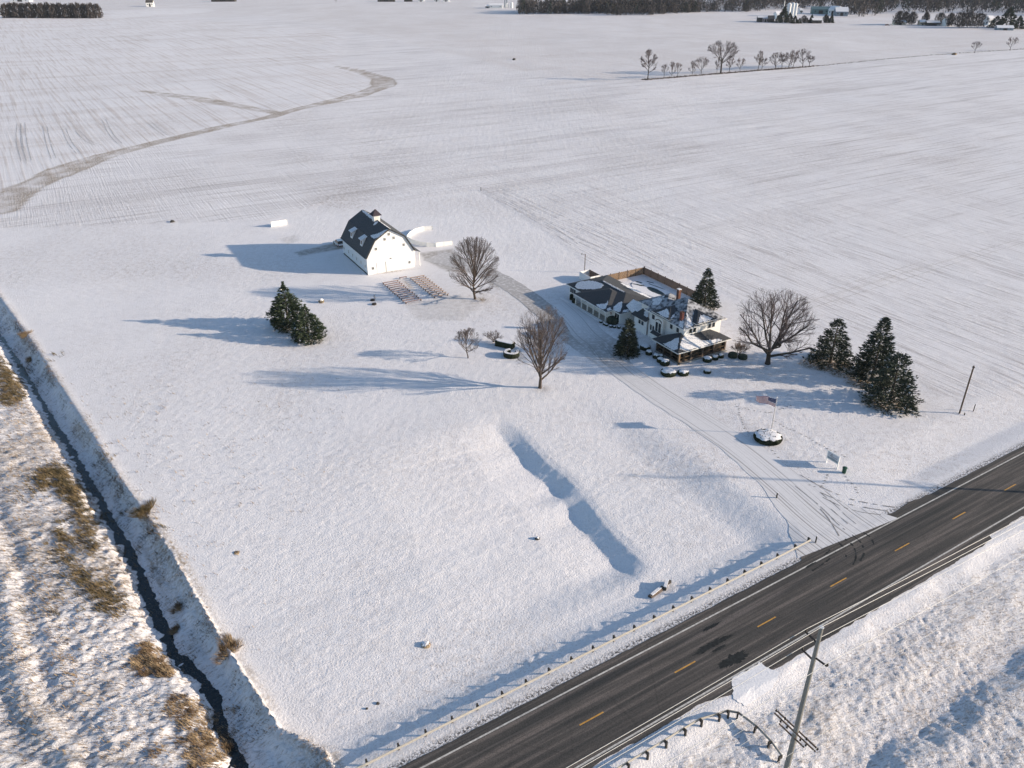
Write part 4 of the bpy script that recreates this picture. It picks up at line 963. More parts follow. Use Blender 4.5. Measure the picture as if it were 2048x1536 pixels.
for p, q in (((-.85, 21.6, 2.42), (-.85, 33.5, 2.42)), ((0.62, 33.6, 2.62), (0.62, 38.6, 2.62)), ((2.15, 2.0, 5.48), (2.15, 13.4, 5.48)), ((2.2, 1.93, 5.48), (12.8, 1.93, 5.48)), ((-.78, -.3, 2.34), (-.78, 7.2, 2.34)), ((-.7, -.43, 2.34), (12.3, -.43, 2.34))): g.bar(p, q, .09, .09)
g.build('gutter', M_trim, house)
g = MB(); g.tube([(2.93, 12.85, 5.4), (2.93, 12.85, 0.2)], .05, 6); g.build('downpipe', mat('brown_pipe', (0.2, 0.13, 0.1), .7, .1, 3), house)

# ------------------------------------------------------------------ vegetation generators
def tri_cloud(P, D, L, Wd, rng, quads=False):
    """many small triangles: centres P, directions D, length L, width Wd"""
    n = len(P); r = rng.normal(size=(n, 3)); sdv = np.cross(D, r); sdv /= np.linalg.norm(sdv, axis=1, keepdims=True) + 1e-9
    a = P - D * L[:, None] * .5 - sdv * Wd[:, None] * .5; b_ = P - D * L[:, None] * .5 + sdv * Wd[:, None] * .5; c_ = P + D * L[:, None] * .5
    V = np.stack([a, b_, c_], 1).reshape(-1, 3); return V, np.arange(3 * n).reshape(n, 3)
def conifer(name, label, cat, px, h, wd, seed, m=M_fol, z0=0.4, power=0.85, dens=1.0, snow=0.02, pos=None, round_=False, group=None, loose=0.0):
    g = np.array(pos) if pos is not None else G(*px)
    rng = np.random.default_rng(seed); t = thing(name, label, cat, (g[0], g[1], tz(*g)), 0, group)
    tk = MB(); tk.tube([(0, 0, -.3), (0, 0, h * .35), (0, 0, h * .95)], [wd * .028 + .05, wd * .016 + .03, .02], 7); tk.build('trunk', M_bark, t)
    nz = int(h / (0.34 + .26 * loose)); PP = []; DD = []; LL = []; WW = []
    for i in range(nz):
        f = i / nz; zc = z0 + (h - z0) * f
        R = wd / 2 * ((1 - f) ** power if not round_ else (math.sin(PI * min(1, (f * .80 + .26))) ** .75) * (1 - f ** 3.0) ** .8)
        R = max(R, 0.12); nb = int(6 + 11 * R / (wd / 2) * dens)
        a0 = rng.uniform(0, 6.28)
        for k in range(nb):
            a = a0 + 2 * PI * k / nb + rng.normal() * .18; r = R * (1.0 + rng.normal() * (.10 + .10 * loose)); 
            if rng.random() < .05 + .12 * loose: r *= rng.uniform(.45, .8)
            droop = -0.22 if f < .75 else 0.25
            n = int((5 + 16 * r / (wd / 2) * dens) * (1 + .35 * loose)); u = np.sqrt(rng.uniform(0.10, 1.0, n)) * r
            side = rng.normal(size=n) * (0.10 + 0.13 * u * .5)
            zz = zc + droop * u + 0.10 * u * u / max(r, .1) * 1.1 + rng.normal(size=n) * (.10 - .03 * loose)
            ca, sa = math.cos(a), math.sin(a)
            PP.append(np.stack([ca * u - sa * side, sa * u + ca * side, zz], 1))
            d = np.stack([ca - sa * side * 1.1 + rng.normal(size=n) * .25, sa + ca * side * 1.1 + rng.normal(size=n) * .25, np.full(n, .12) + rng.normal(size=n) * .25], 1)
            DD.append(d / np.linalg.norm(d, axis=1, keepdims=True)); LL.append(rng.uniform(.28, .55, n) * (0.7 + .05 * h)); WW.append(rng.uniform(.12, .26, n) * (0.7 + .05 * h))
    Pn = np.concatenate(PP); Dn = np.concatenate(DD); Ln = np.concatenate(LL); Wn = np.concatenate(WW)
    V, Fc = tri_cloud(Pn, Dn, Ln, Wn, rng); mi = (rng.random(len(Fc)) < snow).astype(np.int32)
    link('crown', mesh_np('crown', V, Fc, [m, M_snow], mi), t); return t
class Tree:
    def __init__(s, seed): s.R = np.random.default_rng(seed); s.seg = []; s.env = None
    def reach(s, p, d):
        c, ra, rb = s.env; k = np.array([1 / ra, 1 / ra, 1 / rb]); o = (p - c) * k; v = d * k; A = v @ v; B = o @ v; Cq = o @ o - 1; D = B * B - A * Cq
        if D <= 0: return 0.3
        return max((-B + math.sqrt(D)) / A, 0.25)
    def limb(s, p, d, L, r, lev, maxlev, kids, bend, spread, up):
        n = 4 if lev < maxlev else 2; p = np.array(p, float); d = d / np.linalg.norm(d); st = L / n; nodes = [(p.copy(), d.copy(), r)]
        for i in range(n):
            d = d + s.R.normal(size=3) * bend + np.array([0, 0, up]); d /= np.linalg.norm(d)
            q = p + d * st; r2 = r * (1 - .62 * (i + 1) / n) if lev < maxlev else r * (1 - .6 * (i + 1) / n)
            s.seg.append((p.copy(), q.copy(), nodes[-1][2], r2, lev)); p = q; nodes.append((p.copy(), d.copy(), r2))
        if lev >= maxlev: return
        K = kids[lev]
        for k in range(K):
            f = .25 + .75 * (k + s.R.uniform(0, .9)) / K; j = min(int(f * n), n - 1); fr = f * n - j; fr = min(fr, 1)
            a, b_ = nodes[j], nodes[j + 1]; pp = a[0] + (b_[0] - a[0]) * fr; rr = a[2] + (b_[2] - a[2]) * fr
            v = s.R.normal(size=3); v -= v @ a[1] * a[1]; v /= np.linalg.norm(v)
            th = spread * s.R.uniform(.6, 1.25); dd = a[1] * math.cos(th) + v * math.sin(th)
            Lc = L * s.R.uniform(.42, .68) * (1.15 - .35 * f)
            if s.env is not None: Lc = min(Lc, s.reach(pp, dd) * s.R.uniform(.75, 1.25))
            s.limb(pp, dd, Lc, max(rr * .62, .006), lev + 1, maxlev, kids, bend, spread, up)
def seg_mesh(name, segs, mats, n=3, rmin=0.0):
    P0 = np.array([s[0] for s in segs]); P1 = np.array([s[1] for s in segs]); R0 = np.maximum(np.array([s[2] for s in segs]), rmin); R1 = np.maximum(np.array([s[3] for s in segs]), rmin)
    D = P1 - P0; D /= np.linalg.norm(D, axis=1, keepdims=True) + 1e-9
    up = np.where(np.abs(D[:, 2:3]) < .9, np.array([[0, 0, 1.0]]), np.array([[1.0, 0, 0]])); A = np.cross(D, up); A /= np.linalg.norm(A, axis=1, keepdims=True); Bv = np.cross(A, D)
    V = []
    for k in range(n): a = 2 * PI * k / n; V.append(P0 + R0[:, None] * (math.cos(a) * A + math.sin(a) * Bv))
    for k in range(n): a = 2 * PI * k / n; V.append(P1 + R1[:, None] * (math.cos(a) * A + math.sin(a) * Bv))
    V = np.stack(V, 1).reshape(-1, 3); m = len(segs); base = np.arange(m)[:, None] * 2 * n
    Fq = np.concatenate([np.concatenate([base + k, base + (k + 1) % n, base + n + (k + 1) % n, base + n + k], 1)[:, None, :] for k in range(n)], 1).reshape(-1, 4)
    return mesh_np(name, V, Fq, mats)
def bare_tree(name, label, cat, px, h, wd, seed, trunk=0.16, limbs=9, kids=(6, 6, 5, 4), spread=.5, up=.06, bend=.09, fan=(.15, .95), tr=None, maxlev=4, m=M_twig, group=None, pos=None, rmin=.009, stems=1, mtr=None, llen=(.55, .85), zf=(.55, 1.0), envz=None):
    g = np.array(pos) if pos is not None else G(*px); T = Tree(seed); R = T.R; T.env = (np.array([0, 0, h * envz]), wd / 2, h * (1 - envz)) if envz else None; t = thing(name, label, cat, (g[0], g[1], tz(*g) - .05), 0, group)
    tr = tr or h * .022; th = h * trunk
    for sI in range(stems):
        so = R.uniform(-.4, .4, 2) * (stems > 1); top = np.array([so[0] + R.normal() * .15, so[1] + R.normal() * .15, th])
        T.seg.append((np.array([so[0] * .6, so[1] * .6, -.3]), np.array([so[0] * .7, so[1] * .7, th * .25]), tr * 1.5, tr * 1.08, 0)); T.seg.append((np.array([so[0] * .7, so[1] * .7, th * .25]), top, tr * 1.08, tr * .92, 0))
        # leader continuing up plus limbs leaving it
        lead = []; pl_ = top.copy(); zt_ = th * zf[1]
        for k in range(5):
            q_l = np.array([top[0] + R.normal() * .12 * k * tr * 4, top[1] + R.normal() * .12 * k * tr * 4, th + (zt_ - th) * (k + 1) / 5])
            if zf[1] > 1.05: T.seg.append((pl_.copy(), q_l.copy(), tr * (.92 - .16 * k), tr * (.92 - .16 * (k + 1)), 0))
            pl_ = q_l; lead.append(q_l)
        for k in range(limbs):
            f = k / limbs; a = 2.4 * k + R.uniform(-.4, .4); el = fan[0] + (fan[1] - fan[0]) * (1 - f) ; dv = np.array([math.cos(a) * math.sin(el), math.sin(a) * math.sin(el), math.cos(el)])
            zk = th * (zf[0] + (zf[1] - zf[0]) * f); jj = int(np.clip((zk - th) / max(zt_ - th, 1e-3) * 5, 0, 4)) if zk > th else 0; bs_ = (lead[jj - 1] if jj > 0 else top) if zk > th else top; p = np.array([bs_[0], bs_[1], zk]); T.limb(p, dv, h * R.uniform(*llen) * (1 - f * .45 * (zf[1] > 1.05)) if not envz else T.reach(p, dv / np.linalg.norm(dv) + np.array([0, 0, up * 2.2])) * R.uniform(.78, 1.08), tr * (.62 if k else .8) * R.uniform(.7, 1), 1, maxlev, (0,) + kids, bend, spread, up)
    P = np.array([s[1] for s in T.seg]); zs = h / max(P[:, 2].max(), .1); rr = np.percentile(np.hypot(P[:, 0], P[:, 1]), 97); xsn = (wd / 2) / max(rr, .1)
    if envz: xsn = min(max(xsn, .9), 1.1)
    S = np.array([xsn, xsn, zs]); seg = [(s[0] * S, s[1] * S, s[2], s[3], s[4]) for s in T.seg]
    link('trunk', seg_mesh('trunk', [s for s in seg if s[4] <= 1], mtr or M_bark, 7), t)
    link('crown', seg_mesh('crown', [s for s in seg if s[4] > 1], m, 3, rmin), t); return t
def leafy_lump(parent, name, rx, ry, h, seed, m=M_hedge, n=900, size=.16, flat=.35, z0=0.0):
    rng = np.random.default_rng(seed); k = 18; V = []; Fc = []
    rings = [(z0, .96), (z0 + h * .35, 1.03), (z0 + h * .75, 1.0), (z0 + h * (1 - flat * .2), .82), (z0 + h, .45)]
    for zz, f in rings:
        for j in range(k): a = 2 * PI * j / k; q = f * (1 + rng.normal() * .03); V.append((rx * q * math.cos(a), ry * q * math.sin(a), zz))
    V.append((0, 0, z0 + h * 1.02))
    for i in range(len(rings) - 1):
        for j in range(k): a = i * k + j; b_ = i * k + (j + 1) % k; Fc.append([a, b_, b_ + k, a + k])
    for j in range(k): Fc.append([(len(rings) - 1) * k + j, (len(rings) - 1) * k + (j + 1) % k, len(V) - 1])
    a = rng.uniform(0, 2 * PI, n); zz = rng.uniform(0, 1, n); f = np.interp(zz, [0, .35, .75, .93, 1], [.98, 1.05, 1.02, .84, .5])
    Pc = np.stack([rx * f * np.cos(a), ry * f * np.sin(a), z0 + h * zz], 1); D = Pc * np.array([1, 1, .3]) + rng.normal(size=(n, 3)) * .4 * rx; D /= np.linalg.norm(D, axis=1, keepdims=True)
    V2, F2 = tri_cloud(Pc, D, np.full(n, size), np.full(n, size * .7), rng); b0 = len(V)
    V = V + [tuple(v) for v in V2]; Fc = Fc + [[int(q) + b0 for q in f_] for f_ in F2]
    return link(name, mesh_np(name, V, Fc, m), parent)
def snow_cap(parent, rx, ry, z, th, seed, patchy=0.0, name='snow_cap'):
    rng = np.random.default_rng(seed); k = 22; V = []; Fc = []
    jit = 1 + rng.normal(size=k) * (.05 + .10 * patchy)
    for zz, f in ((z - th * .9, 1.0), (z - th * .1, .93), (z + th * .6, .62), (z + th, .3)):
        for j in range(k): a = 2 * PI * j / k; V.append((rx * f * jit[j] * math.cos(a), ry * f * jit[j] * math.sin(a), zz + rng.normal() * .02))
    V.append((0, 0, z + th * 1.1))
    for i in range(3):
        for j in range(k): a = i * k + j; b_ = i * k + (j + 1) % k; Fc.append([a, b_, b_ + k, a + k])
    for j in range(k): Fc.append([3 * k + j, 3 * k + (j + 1) % k, len(V) - 1])
    me = mesh_np(name, V, Fc, M_snow); me.polygons.foreach_set('use_smooth', np.ones(len(me.polygons), bool)); return link(name, me, parent)
def round_bush(label, px, r, h, seed, cap=True, ry=None, group=None, m=M_hedge, n=700):
    g = G(*px); g = g + np.array([0, r * .5]); t = thing('clipped_bush', label, 'bush', (g[0], g[1], tz(*g)), 0, group)
    leafy_lump(t, 'foliage', r, ry or r, h, seed, m, n)
    if cap: snow_cap(t, r * .93, (ry or r) * .93, h * .97, h * .16, seed, .4)
    return t

# near and middle trees
bare_tree('maple_tree', 'tall bare tree with forked upright limbs on the lawn left of the drive', 'tree', (1080, 776), 15.4, 9.6, 3, trunk=.12, limbs=17, kids=(8, 6, 5, 3), spread=.50, up=.06, fan=(.10, .95), tr=.27, zf=(.85, 2.8), envz=.56)
bare_tree('maple_tree', 'dense oval crowned bare maple beside the benches', 'tree', (950, 598), 14.2, 11.2, 8, trunk=.11, limbs=22, kids=(8, 6, 5, 3), spread=.42, up=.035, fan=(.08, 1.30), tr=.25, bend=.05, zf=(.9, 4.0), envz=.52)
bare_tree('maple_tree', 'wide spreading bare tree with dark gnarled limbs right of the house', 'tree', (1535, 728), 15.0, 15.0, 14, trunk=.15, limbs=10, kids=(9, 7, 6, 4), spread=.60, up=.05, fan=(.15, 1.15), tr=.42, bend=.12, zf=(.8, 2.0), envz=.53, m=M_twigp, mtr=mat('dark_bark', (.05, .042, .035), .95, .3, 4))
bare_tree('young_tree', 'small bare tree alone on the lawn left of the clipped hedges', 'tree', (936, 716), 6.1, 5.0, 21, trunk=.24, limbs=14, kids=(7, 6, 4), spread=.5, maxlev=4, fan=(.1, 1.2), tr=.10, zf=(.7, 2.6), rmin=.009, envz=.58)
bare_tree('shrub', 'low bare two stemmed shrub beside the rectangular hedge', 'shrub', (985, 684), 2.7, 4.0, 23, trunk=.15, limbs=5, kids=(6, 5, 3), spread=.5, fan=(.3, .9), tr=.07, stems=2, rmin=.012, maxlev=4)
bare_tree('shrub', 'bare twiggy shrub at the right end of the screened porch', 'shrub', (1475, 706), 3.0, 3.9, 25, trunk=.08, limbs=7, kids=(6, 5, 4), spread=.5, fan=(.1, .9), tr=.05, stems=2, rmin=.010, maxlev=4, m=mat('tan_twigs', (.20, .13, .09), .9, .25, 1))
bare_tree('sapling', 'thin bare sapling in the small planting bed below the benches', 'tree', (749, 602), 1.7, 0.9, 27, trunk=.4, limbs=4, kids=(4, 3), spread=.5, maxlev=3, tr=.03, rmin=.01)
bare_tree('shrub', 'tiny leafless shrub at the foot of the bench side maple', 'shrub', (966, 602), 0.9, 1.7, 29, trunk=.1, limbs=8, kids=(4, 3), spread=.6, maxlev=3, tr=.02, fan=(.4, 1.3), m=M_dry, rmin=.012)
conifer('pine_tree', 'tall dense pine left of the barn, the rear one of the pair', 'tree', (578, 654), 10.0, 7.4, 31, m=M_folp, z0=.1, dens=1.15, snow=.015, round_=True)
conifer('pine_tree', 'lower rounded pine in front of the taller one', 'tree', (618, 679), 7.6, 6.8, 33, m=M_folp, z0=.0, dens=1.15, snow=.03, round_=True)
conifer('spruce_tree', 'dark broad columnar evergreen before the left wall of the house', 'tree', (1254, 708), 7.2, 5.2, 35, z0=.0, power=.62, dens=1.2, snow=.01)
conifer('spruce_tree', 'tall spruce standing behind the house roof', 'tree', (1408, 612), 8.6, 6.6, 37, z0=.4, power=.75, dens=1.1, snow=.03)
conifer('spruce_tree', 'smallest of the three spruces right of the house, nearest the bare tree', 'tree', (1660, 725), 8.8, 8.4, 39, z0=.7, power=.70, dens=1.1, snow=.02, loose=.2)
conifer('spruce_tree', 'tallest spruce of the three, in the middle and furthest back', 'tree', (1743, 758), 12.0, 8.4, 41, z0=1.0, power=.72, dens=1.1, snow=.02, loose=.2)
conifer('spruce_tree', 'full skirted spruce of the three nearest the road', 'tree', (1778, 807), 9.2, 9.4, 43, z0=.6, power=.58, dens=1.15, snow=.015, loose=.15)

# clipped hedges and bushes
t = thing('hedge', 'rectangular dark green hedge with a snowy top beside the two stemmed shrub', 'hedge', (*(G(990, 692)), 0))
def box_hedge(t, L, Wd, h, seed, m=M_hedge):
    rng = np.random.default_rng(seed); b = MB(); b.box(0, L, 0, Wd, -.1, h); n = 1500
    f = rng.integers(0, 5, n); u = rng.random(n); v = rng.random(n); P = np.zeros((n, 3))
    P[:, 0] = np.where(f == 0, 0, np.where(f == 1, L, u * L)); P[:, 1] = np.where(f < 2, u * Wd, np.where(f == 2, 0, np.where(f == 3, Wd, v * Wd))); P[:, 2] = np.where(f == 4, h, v * h)
    D = rng.normal(size=(n, 3)); D /= np.linalg.norm(D, axis=1, keepdims=True); V2, F2 = tri_cloud(P, D, np.full(n, .2), np.full(n, .13), rng)
    V = b.V + [tuple(p) for p in V2]; Fc = b.F + [[int(q) + len(b.V) for q in k] for k in F2]; link('foliage', mesh_np('foliage', V, Fc, m), t)
    s = MB(); out = blob(L / 2, Wd / 2, L * .5, Wd * .5, 0, 0, random.Random(seed), 30, .12)
    s.prism([(min(max((p[0] - L / 2) * 1.12 + L / 2, .03), L - .03), min(max((p[1] - Wd / 2) * 1.25 + Wd / 2, .04), Wd - .04)) for p in out], h + .002, h + .13); s.build('snow_layer', M_snow, t)
t.rotation_euler = (0, 0, math.radians(-28)); box_hedge(t, 3.6, 1.3, 1.1, 51)
g = G(1023, 712); t = thing('hedge', 'curved horseshoe shaped hedge capped with snow beside the forked tree', 'hedge', (g[0], g[1], tz(*g)))
rng = np.random.default_rng(52); S = [(1.15 * math.cos(a), 1.0 * math.sin(a)) for a in np.linspace(math.radians(100), math.radians(395), 16)]
b = MB(); s = MB()
for i in range(len(S) - 1): b.bar((*S[i], .45), (*S[i + 1], .45), .62, .95); s.bar((*S[i], .97), (*S[i + 1], .97), .58 + rng.uniform(-.12, .03), .12)
n = 1200; aa = rng.uniform(math.radians(98), math.radians(397), n); rr = np.where(rng.random(n) < .5, .31, -.31); P = np.stack([(1.15 + rr) * np.cos(aa), (1.0 + rr) * np.sin(aa), rng.uniform(0, .95, n)], 1); D = rng.normal(size=(n, 3)); D /= np.linalg.norm(D, axis=1, keepdims=True)
V2, F2 = tri_cloud(P, D, np.full(n, .18), np.full(n, .12), rng); V = b.V + [tuple(p) for p in V2]; Fc = b.F + [[int(q) + len(b.V) for q in k] for k in F2]
link('foliage', mesh_np('foliage', V, Fc, M_hedge), t); s.build('snow_layer', M_snow, t)
s = MB(); s.prism([(1.0 * math.cos(k * PI / 8), .85 * math.sin(k * PI / 8)) for k in range(16)], -.1, .18); s.build('snow_bed', M_snow, t)
pb = 'round clipped bushes along the screened porch'
for label, px, r_, h_ in (('largest round bush, a flat topped snowy disc below the porch corner', (1338, 752), 1.35, .85), ('second largest round snowy bush, touching the right side of the largest', (1367, 751), 0.98, .75),
                          ('lone small snow capped bush on the lawn before the porch', (1415, 747), .62, .6), ('widest of the three round bushes under the right half of the porch', (1415, 724), .78, .8),
                          ('middle one of the three round bushes under the right half of the porch', (1430, 720), .62, .75), ('rightmost of the three round bushes under the right half of the porch', (1442, 716), .5, .7),
                          ('round snowy bush closest to the left porch corner, in the row under the porch side', (1330, 731), .85, .9), ('round snowy bush just behind the one at the left porch corner', (1321, 725), .62, .8),
                          ('small bush squeezed against the porch wall, fourth from the evergreen', (1322, 717), .42, .7), ('round snow capped bush in the middle of the row along the porch side', (1312, 717), .56, .75),
                          ('round snow capped bush second in the row from the evergreen', (1298, 710), .6, .8), ('wide snow smothered bush beside the columnar evergreen', (1291, 700), .95, .8)):
    round_bush(label, px, r_, h_, int(px[0]), group=pb)
for label, px, r_, h_ in (('low dark evergreen shrub under the twiggy shrub at the porch end', (1466, 716), .8, .9), ('dark evergreen shrub furthest right of the porch end', (1486, 719), .8, .8),
                          ('bushy dark shrub below the pool house corner window', (1226, 648), 1.15, 1.3), ('narrow upright shrub at the left end of the colonnade', (1143, 600), .38, 1.3), ('dark round shrub beside the first colonnade post', (1149, 606), .5, .9)):
    round_bush(label, px, r_, h_, int(px[0]) + 7, cap=False, m=M_fol)
for i, (px, wh) in enumerate((((1202, 646), 'nearest the colonnade'), ((1209, 650), 'second from the colonnade'), ((1213, 652), 'third from the colonnade'), ((1222, 655), 'fourth from the colonnade'), ((1229, 656), 'fifth from the colonnade'), ((1238, 657), 'furthest from the colonnade'))):
    round_bush('tiny snow capped bush edging the dark shrub, ' + wh, px, .32, .42, 900 + i, group='tiny bushes below the pool house', n=250)
for px, lb_ in (((745, 602), 'small dark cushion shrub left of the sapling'), ((748, 610), 'small dark cushion shrub in front of the sapling')):
    round_bush(lb_, px, .45, .35, int(px[0]), cap=False, m=M_rock, n=200)

# flagpole island
fg = G(1535, 879); isl = thing('round_hedge', 'large round snow covered hedge island at the foot of the flagpole', 'hedge', (fg[0], fg[1], tz(*fg)))
leafy_lump(isl, 'foliage', 2.05, 1.95, .85, 77, M_hedge, 2600, .17, flat=.6)
rng = np.random.default_rng(78)
snow_cap(isl, 1.95, 1.85, .84, .12, 79, .6)
b = MB(); n = 26
for k in range(26):
    a = rng.uniform(0, 6.28); q = rng.uniform(.15, 1.8); b.tube([(q * math.cos(a), q * math.sin(a), .8), (q * math.cos(a) + rng.normal() * .1, q * math.sin(a) + rng.normal() * .1, 1.08)], [.07, .03], 5)
b.build('dead_stems', M_rock, isl)
fpp = G(1541, 868); fz = tz(*fpp)
fl = thing('flagpole', 'slim white flagpole rising out of the round hedge island', 'flagpole', (fpp[0], fpp[1], fz))
b = MB(); b.tube([(0, 0, -.2), (0, 0, 3.2), (0, 0, 6.35)], [.06, .055, .035], 10); b.build('pole', mat('pale_pole', (.45, .43, .42), .5, .1, 4), fl)
b = MB(); b.tube([(0, 0, 6.35), (0, 0, 6.42), (0, 0, 6.52), (0, 0, 6.58)], [.03, .10, .10, .02], 10); b.build('finial', M_white, fl)
b = MB(); b.tube([(0.09, 0, 1.2), (0.09, 0, 6.3)], .01, 4); b.build('halyard', M_trim, fl)
flag = thing('flag', 'red and white striped flag with a blue starred corner flying from the flagpole', 'flag', (fpp[0], fpp[1], fz))
fa = math.radians(143); FL, FH, nu, nv = 3.3, 1.35, 30, 13
def fpt(u, v):                                   # u along fly 0..1, v down hoist 0..1
    wv = .16 * math.sin(u * 8.5 + v * 2.0) * (.2 + u); dx = FL * u * .93
    zz = 6.15 - FH * v * (1 - .25 * u) - .25 * u + .16 * math.sin(u * 5.2) * u
    return np.array([math.cos(fa) * (dx + .06) - math.sin(fa) * wv, math.sin(fa) * (dx + .06) + math.cos(fa) * wv, zz])
V = []; Fq = []; mi = []
for j in range(nv + 1):
    for i in range(nu + 1): V.append(tuple(fpt(i / nu, j / nv)))
for j in range(nv):
    for i in range(nu):
        a = j * (nu + 1) + i; Fq.append([a, a + 1, a + nu + 2, a + nu + 1]); mi.append(2 if (i < 12 and j < 7) else (0 if j % 2 == 0 else 1))
link('stripes_and_canton', mesh_np('flag_cloth', V, Fq, [M_red, M_white, M_blue], mi), flag)
b = MB()
for rI in range(9):
    for cI in range(6 if rI % 2 == 0 else 5):
        u = .4 * (cI + (.5 if rI % 2 == 0 else 1.0)) / 6; v = (7 / 13) * (rI + .5) / 9; c0 = fpt(u, v)
        eu = fpt(u + .01, v) - c0; eu /= np.linalg.norm(eu); ev = fpt(u, v + .01) - c0; ev /= np.linalg.norm(ev); nr = np.cross(eu, ev)
        for sg_ in (1, -1):
            b.face([tuple(c0 + nr * .006 * sg_ + (.036 if k % 2 == 0 else .015) * (eu * math.sin(k * PI / 5) - ev * math.cos(k * PI / 5))) for k in range(10)][::sg_])
b.build('stars', M_white, flag)
# ------------------------------------------------------------------ sign, bin, posts
sa, sb_ = G(1651.8, 925), G(1673.9, 938.5); sz = tz(*sa); vec = sb_ - sa; SL = np.linalg.norm(vec); ang = math.atan2(vec[1], vec[0])
sg = thing('sign', 'white framed grey property sign on two white posts by the drive mouth', 'sign', (sa[0], sa[1], sz), ang)
hS = HG((1673.9, 938.5), (1680, 914))
for xx in (0, SL): b = MB(); b.box(xx - .06, xx + .06, -.06, .06, -.3, hS); b.build('post', M_vinyl, sg)
b = MB(); b.box(.06, SL - .06, -.05, .05, hS - .12, hS - .02); b.box(.06, SL - .06, -.05, .05, hS * .36, hS * .36 + .1); b.build('frame', M_vinyl, sg)
b = MB(); b.box(.06, SL - .06, -.02, .02, hS * .36 + .1, hS - .12); pn = b.build('panel', mat('sign_grey', (.50, .52, .56), .6, .05, 4), sg)
b = MB(); b.box(.06, SL - .06, -.035, .035, hS * .36 + .12, hS * .36 + .42); b.build('lower_band', mat('sign_dark_grey', (.26, .31, .34), .6, .05, 4), pn)
b = MB(); mz = hS * .70
def squig(x0, z0, pts, w=.028):
    for p, q in zip(pts[:-1], pts[1:]): b.bar((x0 + p[0], -.028, z0 + p[1]), (x0 + q[0], -.028, z0 + q[1]), .012, w)
squig(SL * .36, mz + .22, [(-.10, 0), (0, .10), (.10, .02), (0, -.08), (-.10, 0)], .05)
squig(SL * .20, mz - .05, [(0, 0), (.10, .14), (.16, -.04), (.26, .10), (.34, -.02), (.46, .08), (.56, -.04), (.70, .07), (.82, -.03), (.98, .06), (1.12, -.02), (1.3, .05)], .035)
squig(SL * .30, mz - .26, [(0, 0), (.14, .05), (.26, -.02), (.40, .05), (.55, -.02), (.7, .04), (.9, 0)], .028)
b.build('lettering', M_black, pn)
g = G(1687.5, 946); t = thing('bin', 'dark green round bin standing beside the property sign', 'bin', (g[0], g[1], tz(*g)))
b = MB(); b.tube([(0, 0, -.1), (0, 0, .05), (0, 0, .85)], [.26, .27, .31], 16); b.build('body', M_green, t); b = MB(); b.tube([(0, 0, .85), (0, 0, .93), (0, 0, 1.0)], [.34, .33, .12], 16); b.build('lid', M_green, t)
def post(label, px, tp, w, m=M_post, cap=True, cat='post', name='post'):
    g = G(*px); h = HG(px, tp); t = thing(name, label, cat, (g[0], g[1], tz(*g))); dx = (tp[0] - 1024) / FPX; b = MB(); b.tube([(0, 0, -.3), (0, 0, h * .6), (0, 0, h)], [w, w, w * .9], 8); b.build('shaft', m, t)
    if cap: b = MB(); b.tube([(0, 0, h), (0, 0, h + .06)], [w * 1.1, w * .5], 8); b.build('snow_cap', M_snow, t)
    return t
post('short timber post left of the drive mouth', (1553, 996), (1555, 985), .10); post('short post beneath the largest roadside spruce', (1812, 827), (1815, 808), .09)
post('low timber post beside the road just right of the tall field pole', (1947, 821), (1951, 807), .07); post('stubby post at the foot of the tall field pole', (1929, 829), (1928, 824), .09)
post('thin marker post alone at the edge of the upper field', (962, 381), (962, 374), .10); post('dark marker post at the end of the long guardrail', (1631, 1085), (1631, 1072), .09)
t = post('tall bare wooden pole without wires beyond the roadside lawn', (1919, 826), (1948, 731), .13, M_polew, False, 'utility pole', 'utility_pole')
b = MB(); b.box(-.16, .16, -.16, .16, 8.4, 8.5); b.build('pole_cap', M_black, t)
t = post('lamp pole behind the white walled enclosure', (1169, 545), (1172, 508), .09, M_polew, False, 'lamp post', 'lamp_post'); t_h = HG((1169, 545), (1172, 508))
b = MB(); b.bar((0, 0, t_h - .1), (-.75, 0, t_h), .05, .05); b.build('lamp_arm', M_polew, t); b = MB(); b.tube([(-.95, 0, t_h), (-.65, 0, t_h + .02)], [.12, .07], 8); b.build('lamp_head', M_black, t)
# stones, stumps, culvert
def stone(label, px, r, h, seed, m=M_rock, snow=False, cat='stone', name='stone'):
    g = G(*px); R = np.random.default_rng(seed); t = thing(name, label, cat, (g[0], g[1], tz(*g)))
    k = 10; V = []; Fc = []
    for zz, f in ((-.1, 1), (h * .5, 1.0), (h * .9, .6)):
        for j in range(k): a = 2 * PI * j / k; q = r * f * (1 + R.normal() * .15); V.append((q * math.cos(a), q * math.sin(a), zz + R.normal() * .03))
    V.append((0, 0, h))
    for i in range(2):
        for j in range(k): Fc.append([i * k + j, i * k + (j + 1) % k, (i + 1) * k + (j + 1) % k, (i + 1) * k + j])
    for j in range(k): Fc.append([2 * k + j, 2 * k + (j + 1) % k, 3 * k])
    link('rock', mesh_np('rock', V, Fc, m), t)
    if snow: snow_cap(t, r * .8, r * .8, h * .9, h * .25, seed, .8)
    return t
stone('squat tan stone marker right of the pines', (643, 605), .55, .8, 1, mat('tan_stone', (.17, .14, .10), .9, .3, 4), True); stone('dark stone poking from the snow in the middle of the lower lawn', (1075, 1062), .30, .3, 2, M_rock, True)
stone('larger of two small black stones near the guardrail on the lower lawn', (754, 1393), .17, .18, 3); stone('smaller of two small black stones near the guardrail on the lower lawn', (732, 1403), .13, .15, 4)
stone('snow heaped stump on the lower lawn above the guardrail', (851, 1277), .55, .3, 5, M_dry, True, 'stump', 'stump'); stone('low brown twig heap at the left of the lower lawn', (473, 1102), .35, .14, 6, M_dry)
